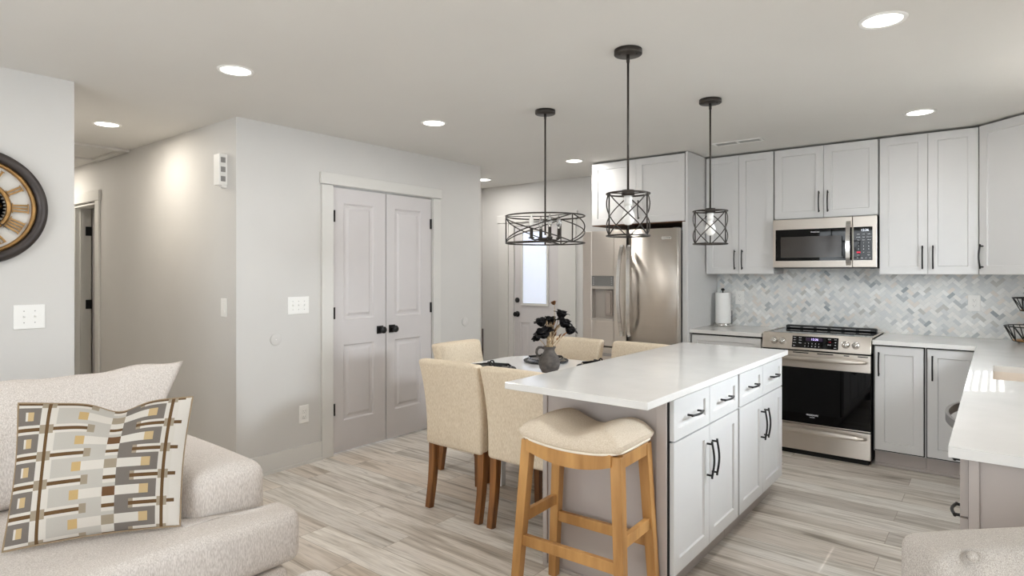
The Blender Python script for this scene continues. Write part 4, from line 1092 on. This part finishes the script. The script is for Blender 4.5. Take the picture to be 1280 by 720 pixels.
for k, s in enumerate(NUM):
    bm = bm_new(); wid = {'I': .017, 'V': .034, 'X': .034}; tot = sum(wid[c] for c in s); cur = -tot/2
    a = PI/2-2*PI*k/12; er = Vector((math.cos(a), 0, math.sin(a))); et = Vector((math.sin(a), 0, -math.cos(a)))
    def P(r, q): return er*r+et*q+Vector((0, -.012, 0))
    for c in s:
        x = cur+wid[c]/2; cur += wid[c]
        if c == 'I': segs = [((.142, x*.8), (.205, x))]
        elif c == 'V': segs = [((.142, x), (.205, x-.012)), ((.142, x), (.205, x+.012))]
        else: segs = [((.142, x-.010), (.205, x+.012)), ((.142, x+.010), (.205, x-.012))]
        for p, q in segs: bar(bm, P(*p), P(*q), .0085, .006, (0, 1, 0))
    for r in (.142, .207): bar(bm, P(r, -tot/2), P(r, tot/2), .004, .006, (0, 1, 0))
    obj('numeral', bm, M_gold, t)
def gear(name, cx, cz, r, teeth, y, spokes=5, m=None):
    bm = bm_new(); n = teeth*4; pts = []
    for k in range(n):
        rr = r*(1.0 if k % 4 in (0, 1) else .9); a = 2*PI*k/n; pts.append((rr*math.cos(a), rr*math.sin(a)))
    o_ = [bm.verts.new((cx+p[0], y-.004, cz+p[1])) for p in pts]; i_ = [bm.verts.new((cx+p[0]*.74, y-.004, cz+p[1]*.74)) for p in pts]
    for k in range(n): bm.faces.new((o_[k], o_[(k+1) % n], i_[(k+1) % n], i_[k]))
    bmesh.ops.solidify(bm, geom=bm.faces[:], thickness=.005)
    for k in range(spokes):
        a = 2*PI*k/spokes; bar(bm, (cx, y-.002, cz), (cx+r*.78*math.cos(a), y-.002, cz+r*.78*math.sin(a)), r*.12, .005, (0, 1, 0))
    lathe(bm, [(r*.2, y), (r*.2, y-.008), (0, y-.009)], 20, (cx, 0, cz), 'Y')
    obj(name, bm, m or M_gold, t)
gear('gear', 0, 0, .118, 40, -.006, 6, M_clockrim); gear('gear', .048, .052, .048, 18, -.014); gear('gear', .040, -.048, .050, 18, -.014, 5, M_clockrim); gear('gear', -.052, .01, .055, 20, -.014); gear('gear', .075, .004, .026, 12, -.02)
for s, a, L, w in (('hour_hand', 150, .11, .012), ('minute_hand', -42, .17, .008)):
    bm = bm_new(); v = Vector((math.cos(R_(a)), 0, math.sin(R_(a)))); bar(bm, v*-.02+Vector((0, -.028, 0)), v*L+Vector((0, -.028, 0)), w, .003, (0, 1, 0), 0, w*.3, .003); obj(s, bm, M_black, t)

# ================================================================== sofa
t = thing('sofa', 'pale boucle sofa frame with a wide padded arm by the hallway', 'sofa', (-2.9, .3, 0))
SY1_, SY0_ = 1.345, -.95
def crown(p, n):
    return Vector((p.x, p.y, p.z+(.022*(1-abs(n[1])**2) if n[2] > .2 else 0)))
bm = bm_new(); rbox(bm, (-2.895, 1.185, .350), (1.09, .315, .54), .055, 12, (.012, .008, .020), crown); obj('arm', bm, M_sofa, t, True)
bm = bm_new(); rbox(bm, (-2.895, SY0_+.158, .350), (1.09, .315, .54), .055, 12, (.012, .008, .020), crown); obj('arm', bm, M_sofa, t, True)
bm = bm_new(); rbox(bm, (-3.30, .2, .44), (.28, 1.98, .72), .06, 10, (0, 0, .015)); obj('back', bm, M_sofa, t, True)
bm = bm_new(); rbox(bm, (-2.70, .2, .17), (1.10, 2.24, .18), .03, 10); obj('base', bm, M_sofa, t, True)
for x in (-3.3, -2.24):
    for y in (-.85, 1.25):
        bm = bm_new(); bar(bm, (x, y, .09), (x, y, 0), .05, .05, (1, 0, 0), .003, .04, .04); obj('foot', bm, M_walnut, t, True)
# seat cushion with its wing in front of the arm
bm = bm_new()
pl = [(-3.14, .2), (-2.16, .2), (-2.135, .7), (-2.14, 1.375), (-2.325, 1.375), (-2.325, 1.018), (-3.14, 1.018)]
prism(bm, pl, .265, .475, -.05, 6, True)
for v in bm.verts:
    u = (v.co.y-.2)/1.1; w = (v.co.x+3.14)/1.0
    if v.co.z > .40 and v.co.y < 1.03: v.co.z += .012*math.sin(PI*min(1, max(0, u)))*1
o = obj('seat_cushion', bm, M_sofa); sub = o.modifiers.new('soft', 'SUBSURF'); sub.levels = 1; sub.render_levels = 1
tag(o, 'pale boucle seat cushion whose front corner wraps around the sofa arm', 'cushion')
bm = bm_new(); rbox(bm, (-2.64, -.325, .37), (1.0, 1.03, .21), .05, 10, (0, 0, .015))
o = obj('seat_cushion', bm, M_sofa); tag(o, 'pale boucle seat cushion at the cut off end of the sofa beside the viewer', 'cushion')
def soft_pillow(bm, BL, BR, TR, TL, th0, N, bow=(.0, .0), e=.5, fn=None):
    n_ = (BR-BL).cross(TL-BL).normalized()
    for sd_ in (1, -1):
        G = []
        for i in range(N+1):
            row = []
            for j in range(N+1):
                u, v = i/N, j/N
                uu = .5+(u-.5)*(1+bow[0]*math.sin(PI*v)); vv = .5+(v-.5)*(1+bow[1]*math.sin(PI*u))
                p = BL*(1-uu)*(1-vv)+BR*uu*(1-vv)+TR*uu*vv+TL*(1-uu)*vv
                t_ = th0*(max(0, math.sin(PI*u))**e)*(max(0, math.sin(PI*v))**e)
                if fn: p = p+fn(u, v)
                row.append(bm.verts.new(p+n_*t_*sd_*(1 if sd_ > 0 else .7)))
            G.append(row)
        for i in range(N):
            for j in range(N):
                vs = (G[i][j], G[i+1][j], G[i+1][j+1], G[i][j+1]); f = bm.faces.new(vs if sd_ > 0 else vs[::-1]); f.smooth = True
    bmesh.ops.remove_doubles(bm, verts=bm.verts, dist=1e-5)
    return bm
def wav(u, v): return Vector((0, 0, (.006*math.sin(u*17)+.004*math.sin(u*31+1))*v*v-.012*math.sin(PI*u)*v))
def back_cushion(y0, y1, flare, label):
    bm = soft_pillow(bm_new(), Vector((-2.985, y0, .487)), Vector((-2.985, y1, .487)), px_at(229, 450, 3.06) if flare else Vector((-3.20, y1+.03, .93)), Vector((-3.20, y0-.03, .955)), .135, 40, (.02, .0), .42, wav)
    return tag(obj('back_cushion', bm, M_sofa), label, 'cushion')
back_cushion(.165, 1.03, True, 'plump boucle back cushion with a pointed corner behind the patterned pillow')
back_cushion(-.74, .10, False, 'plump boucle back cushion at the cut off end of the sofa')

# patterned throw pillow
BL, BR_, TR, TL = px_at(3, 690, 1.98), px_at(225, 657, 2.195), px_at(241, 496, 2.37), px_at(23, 504, 2.14)
N = 150
nrm = (BR_-BL).cross(TL-BL).normalized()
def pil_col(u, v):
    W_, LG, DG, BRN, TAN, TAU, DBR = (204, 198, 189), (180, 175, 167), (116, 109, 103), (100, 77, 52), (188, 164, 124), (152, 140, 122), (106, 78, 55)
    if u < .0: return W_
    P = 5.0; ph = (v*P+.28) % 1.0; row = int(v*P+.28)
    dl = abs(ph-.25)                              # distance from the brown line of the period
    line = dl < .058; band = dl < .155
    mid = abs(ph-.75) < .17
    if abs(u-.175) < .011: return BRN
    if abs(u-.885) < .009: return BRN
    if u < .135:
        if line: return BRN
        if band: return W_
        if mid and .045 < u < .095: return TAN if u > .06 else W_
        return DG
    if u < .225:
        if band: return TAU if abs(u-.175) < .04 else BRN if line else W_
        return W_
    if u < .535:
        if u < .45 and band:
            if u > .405: return TAU
            return BRN if line else W_
        if mid:
            if .345 < u < .40: return (188, 160, 112)
            if .40 < u: return W_
        return LG
    if u < .605:
        if mid: return DBR if row % 2 else TAU
        if band: return BRN if line else W_
        return LG if ph > .9 or ph < .05 else W_
    if u < .845:
        if u > .685 and band: return BRN if line else W_ if u > .71 else TAU
        if mid and u < .80: return TAN if u > .745 else W_
        return DG
    if u < .93:
        if band: return TAU if abs(u-.885) < .03 else BRN if line else W_
        return W_
    if line and u < .96: return BRN
    return (208, 202, 194)
bm = bm_new(); lay = bm.loops.layers.float_color.new('tint')
def pil_pt(u, v, sd_):
    e = 1-.10*math.sin(PI*v)**1.0*0                # pinch the edges between the corners
    uu = .5+(u-.5)*(1-.045*math.sin(PI*v)); vv = .5+(v-.5)*(1-.05*math.sin(PI*u))
    p = BL*(1-uu)*(1-vv)+BR_*uu*(1-vv)+TR*uu*vv+TL*(1-uu)*vv
    th = .104*(max(0, math.sin(PI*u))**.62)*(max(0, math.sin(PI*v))**.62)
    chop = math.exp(-((u-.56)/.13)**2)*max(0, v-.55)/.45
    p = p+Vector((0, 0, -.036*chop)); th *= 1-.30*chop
    return p+nrm*th*sd_*(1.0 if sd_ > 0 else .75)
for sd_ in (1, -1):
    G = [[bm.verts.new(pil_pt(i/N, j/N, sd_)) for j in range(N+1)] for i in range(N+1)]
    for i in range(N):
        for j in range(N):
            vs = (G[i][j], G[i+1][j], G[i+1][j+1], G[i][j+1]); f = bm.faces.new(vs if sd_ > 0 else vs[::-1]); f.smooth = True
            c = (*lin(pil_col((i+.5)/N, (j+.5)/N)), 1)
            for l in f.loops: l[lay] = c
bmesh.ops.remove_doubles(bm, verts=bm.verts, dist=1e-5)
t = thing('throw_pillow', 'square woven throw pillow in grey, cream and brown blocks on the sofa', 'pillow', (BL+BR_)/2)
obj('cover', bm, M_pillow, t, True)
bm = bm_new(); e = []
for k in range(40): e.append(pil_pt(k/40, 0, 0))
for k in range(40): e.append(pil_pt(1, k/40, 0))
for k in range(40): e.append(pil_pt(1-k/40, 1, 0))
for k in range(40): e.append(pil_pt(0, 1-k/40, 0))
tube(bm, e, .0035, 6, True); obj('piping', bm, mat('pillow_piping', (150, 130, 104), .9), t, True)

# ================================================================== tufted chair at the lower right
CB = px_at(1146, 690, 1.30); cb = Vector((CB.x, CB.y, 0))
t = thing('tufted_armchair', 'grey tweed button tufted armchair in front of the sink counter end', 'chair', (cb+RT*.33-FW*.28).to_tuple(), YAW)
bm = bm_new(); cols = [-.24, -.08, .08, .24]; rows = [.795, .68]
offx = -.245+.0
B0 = (cb+RT*.33-FW*.28)
def loc(x, y, z): return Vector((x, y, z))
btn = []
for rI, z in enumerate((.822, .69, .56)):
    for k in range(5): btn.append((-.327+.074+k*.139+(0 if rI % 2 == 0 else .0735), z+(-.006*k if rI == 0 else 0)))
def tuft(p, n):
    if n[1] < -.5:
        d = 0
        for bx, bz in btn:
            q = (p.x-bx)**2+(p.z+.617-bz)**2; d += .022*math.exp(-q/.0005)+.012*math.exp(-q/.005)
        p = p+Vector((0, d*min(1, max(0, (-n[1]-.5)/.4)), 0))
    cv = .10*(p.x/.33)**2*0
    return Vector((p.x, p.y-cv, p.z+(.012*(p.x/.33) if n[2] > .2 else 0)))
rbox(bm, (0, .28, .617), (.66, .15, .44), .034, 60, (0, .012, .010), tuft); obj('backrest', bm, M_tuft, t)
for bx, bz in btn[:10]:
    if abs(bx) < .31:
        bm = bm_new(); lathe(bm, [(0, .2155), (.007, .217), (.0105, .222), (.0095, .230), (0, .232)], 20, (bx, 0, bz), 'Y'); obj('button', bm, M_tuft, t)
bm = bm_new(); rbox(bm, (0, -.02, .36), (.60, .56, .16), .045, 8, (0, 0, .02)); obj('seat', bm, M_tuft, t)
for sx in (-1, 1):
    for y in (-.24, .26):
        bm = bm_new(); bar(bm, (sx*.25, y, .30), (sx*.27, y*1.05, 0), .045, .045, (1, 0, 0), .002, .03, .03); obj('leg', bm, M_walnut, t)
# upholstered footstool whose rounded corner just enters the frame
fc = px_at(474, 735, 1.95); 
t = thing('footstool', 'cream boucle footstool with rounded corners at the lower edge beside the sofa', 'footstool', (fc.x-.02, fc.y-.30, 0))
bm = bm_new(); rbox(bm, (0, 0, fc.z-.10), (.62, .60, .20), .075, 8, (0, 0, .02)); obj('cushion', bm, M_sofa, t)
bm = bm_new(); rbox(bm, (0, 0, (fc.z-.2)/2+.06), (.56, .54, max(.08, fc.z-.28)), .02, 6); obj('frame', bm, M_sofa, t)
for sx in (-1, 1):
    for sy in (-1, 1):
        bm = bm_new(); bar(bm, (sx*.22, sy*.21, .14), (sx*.22, sy*.21, 0), .045, .045, (1, 0, 0), .002, .035, .035); obj('foot', bm, M_walnut, t)
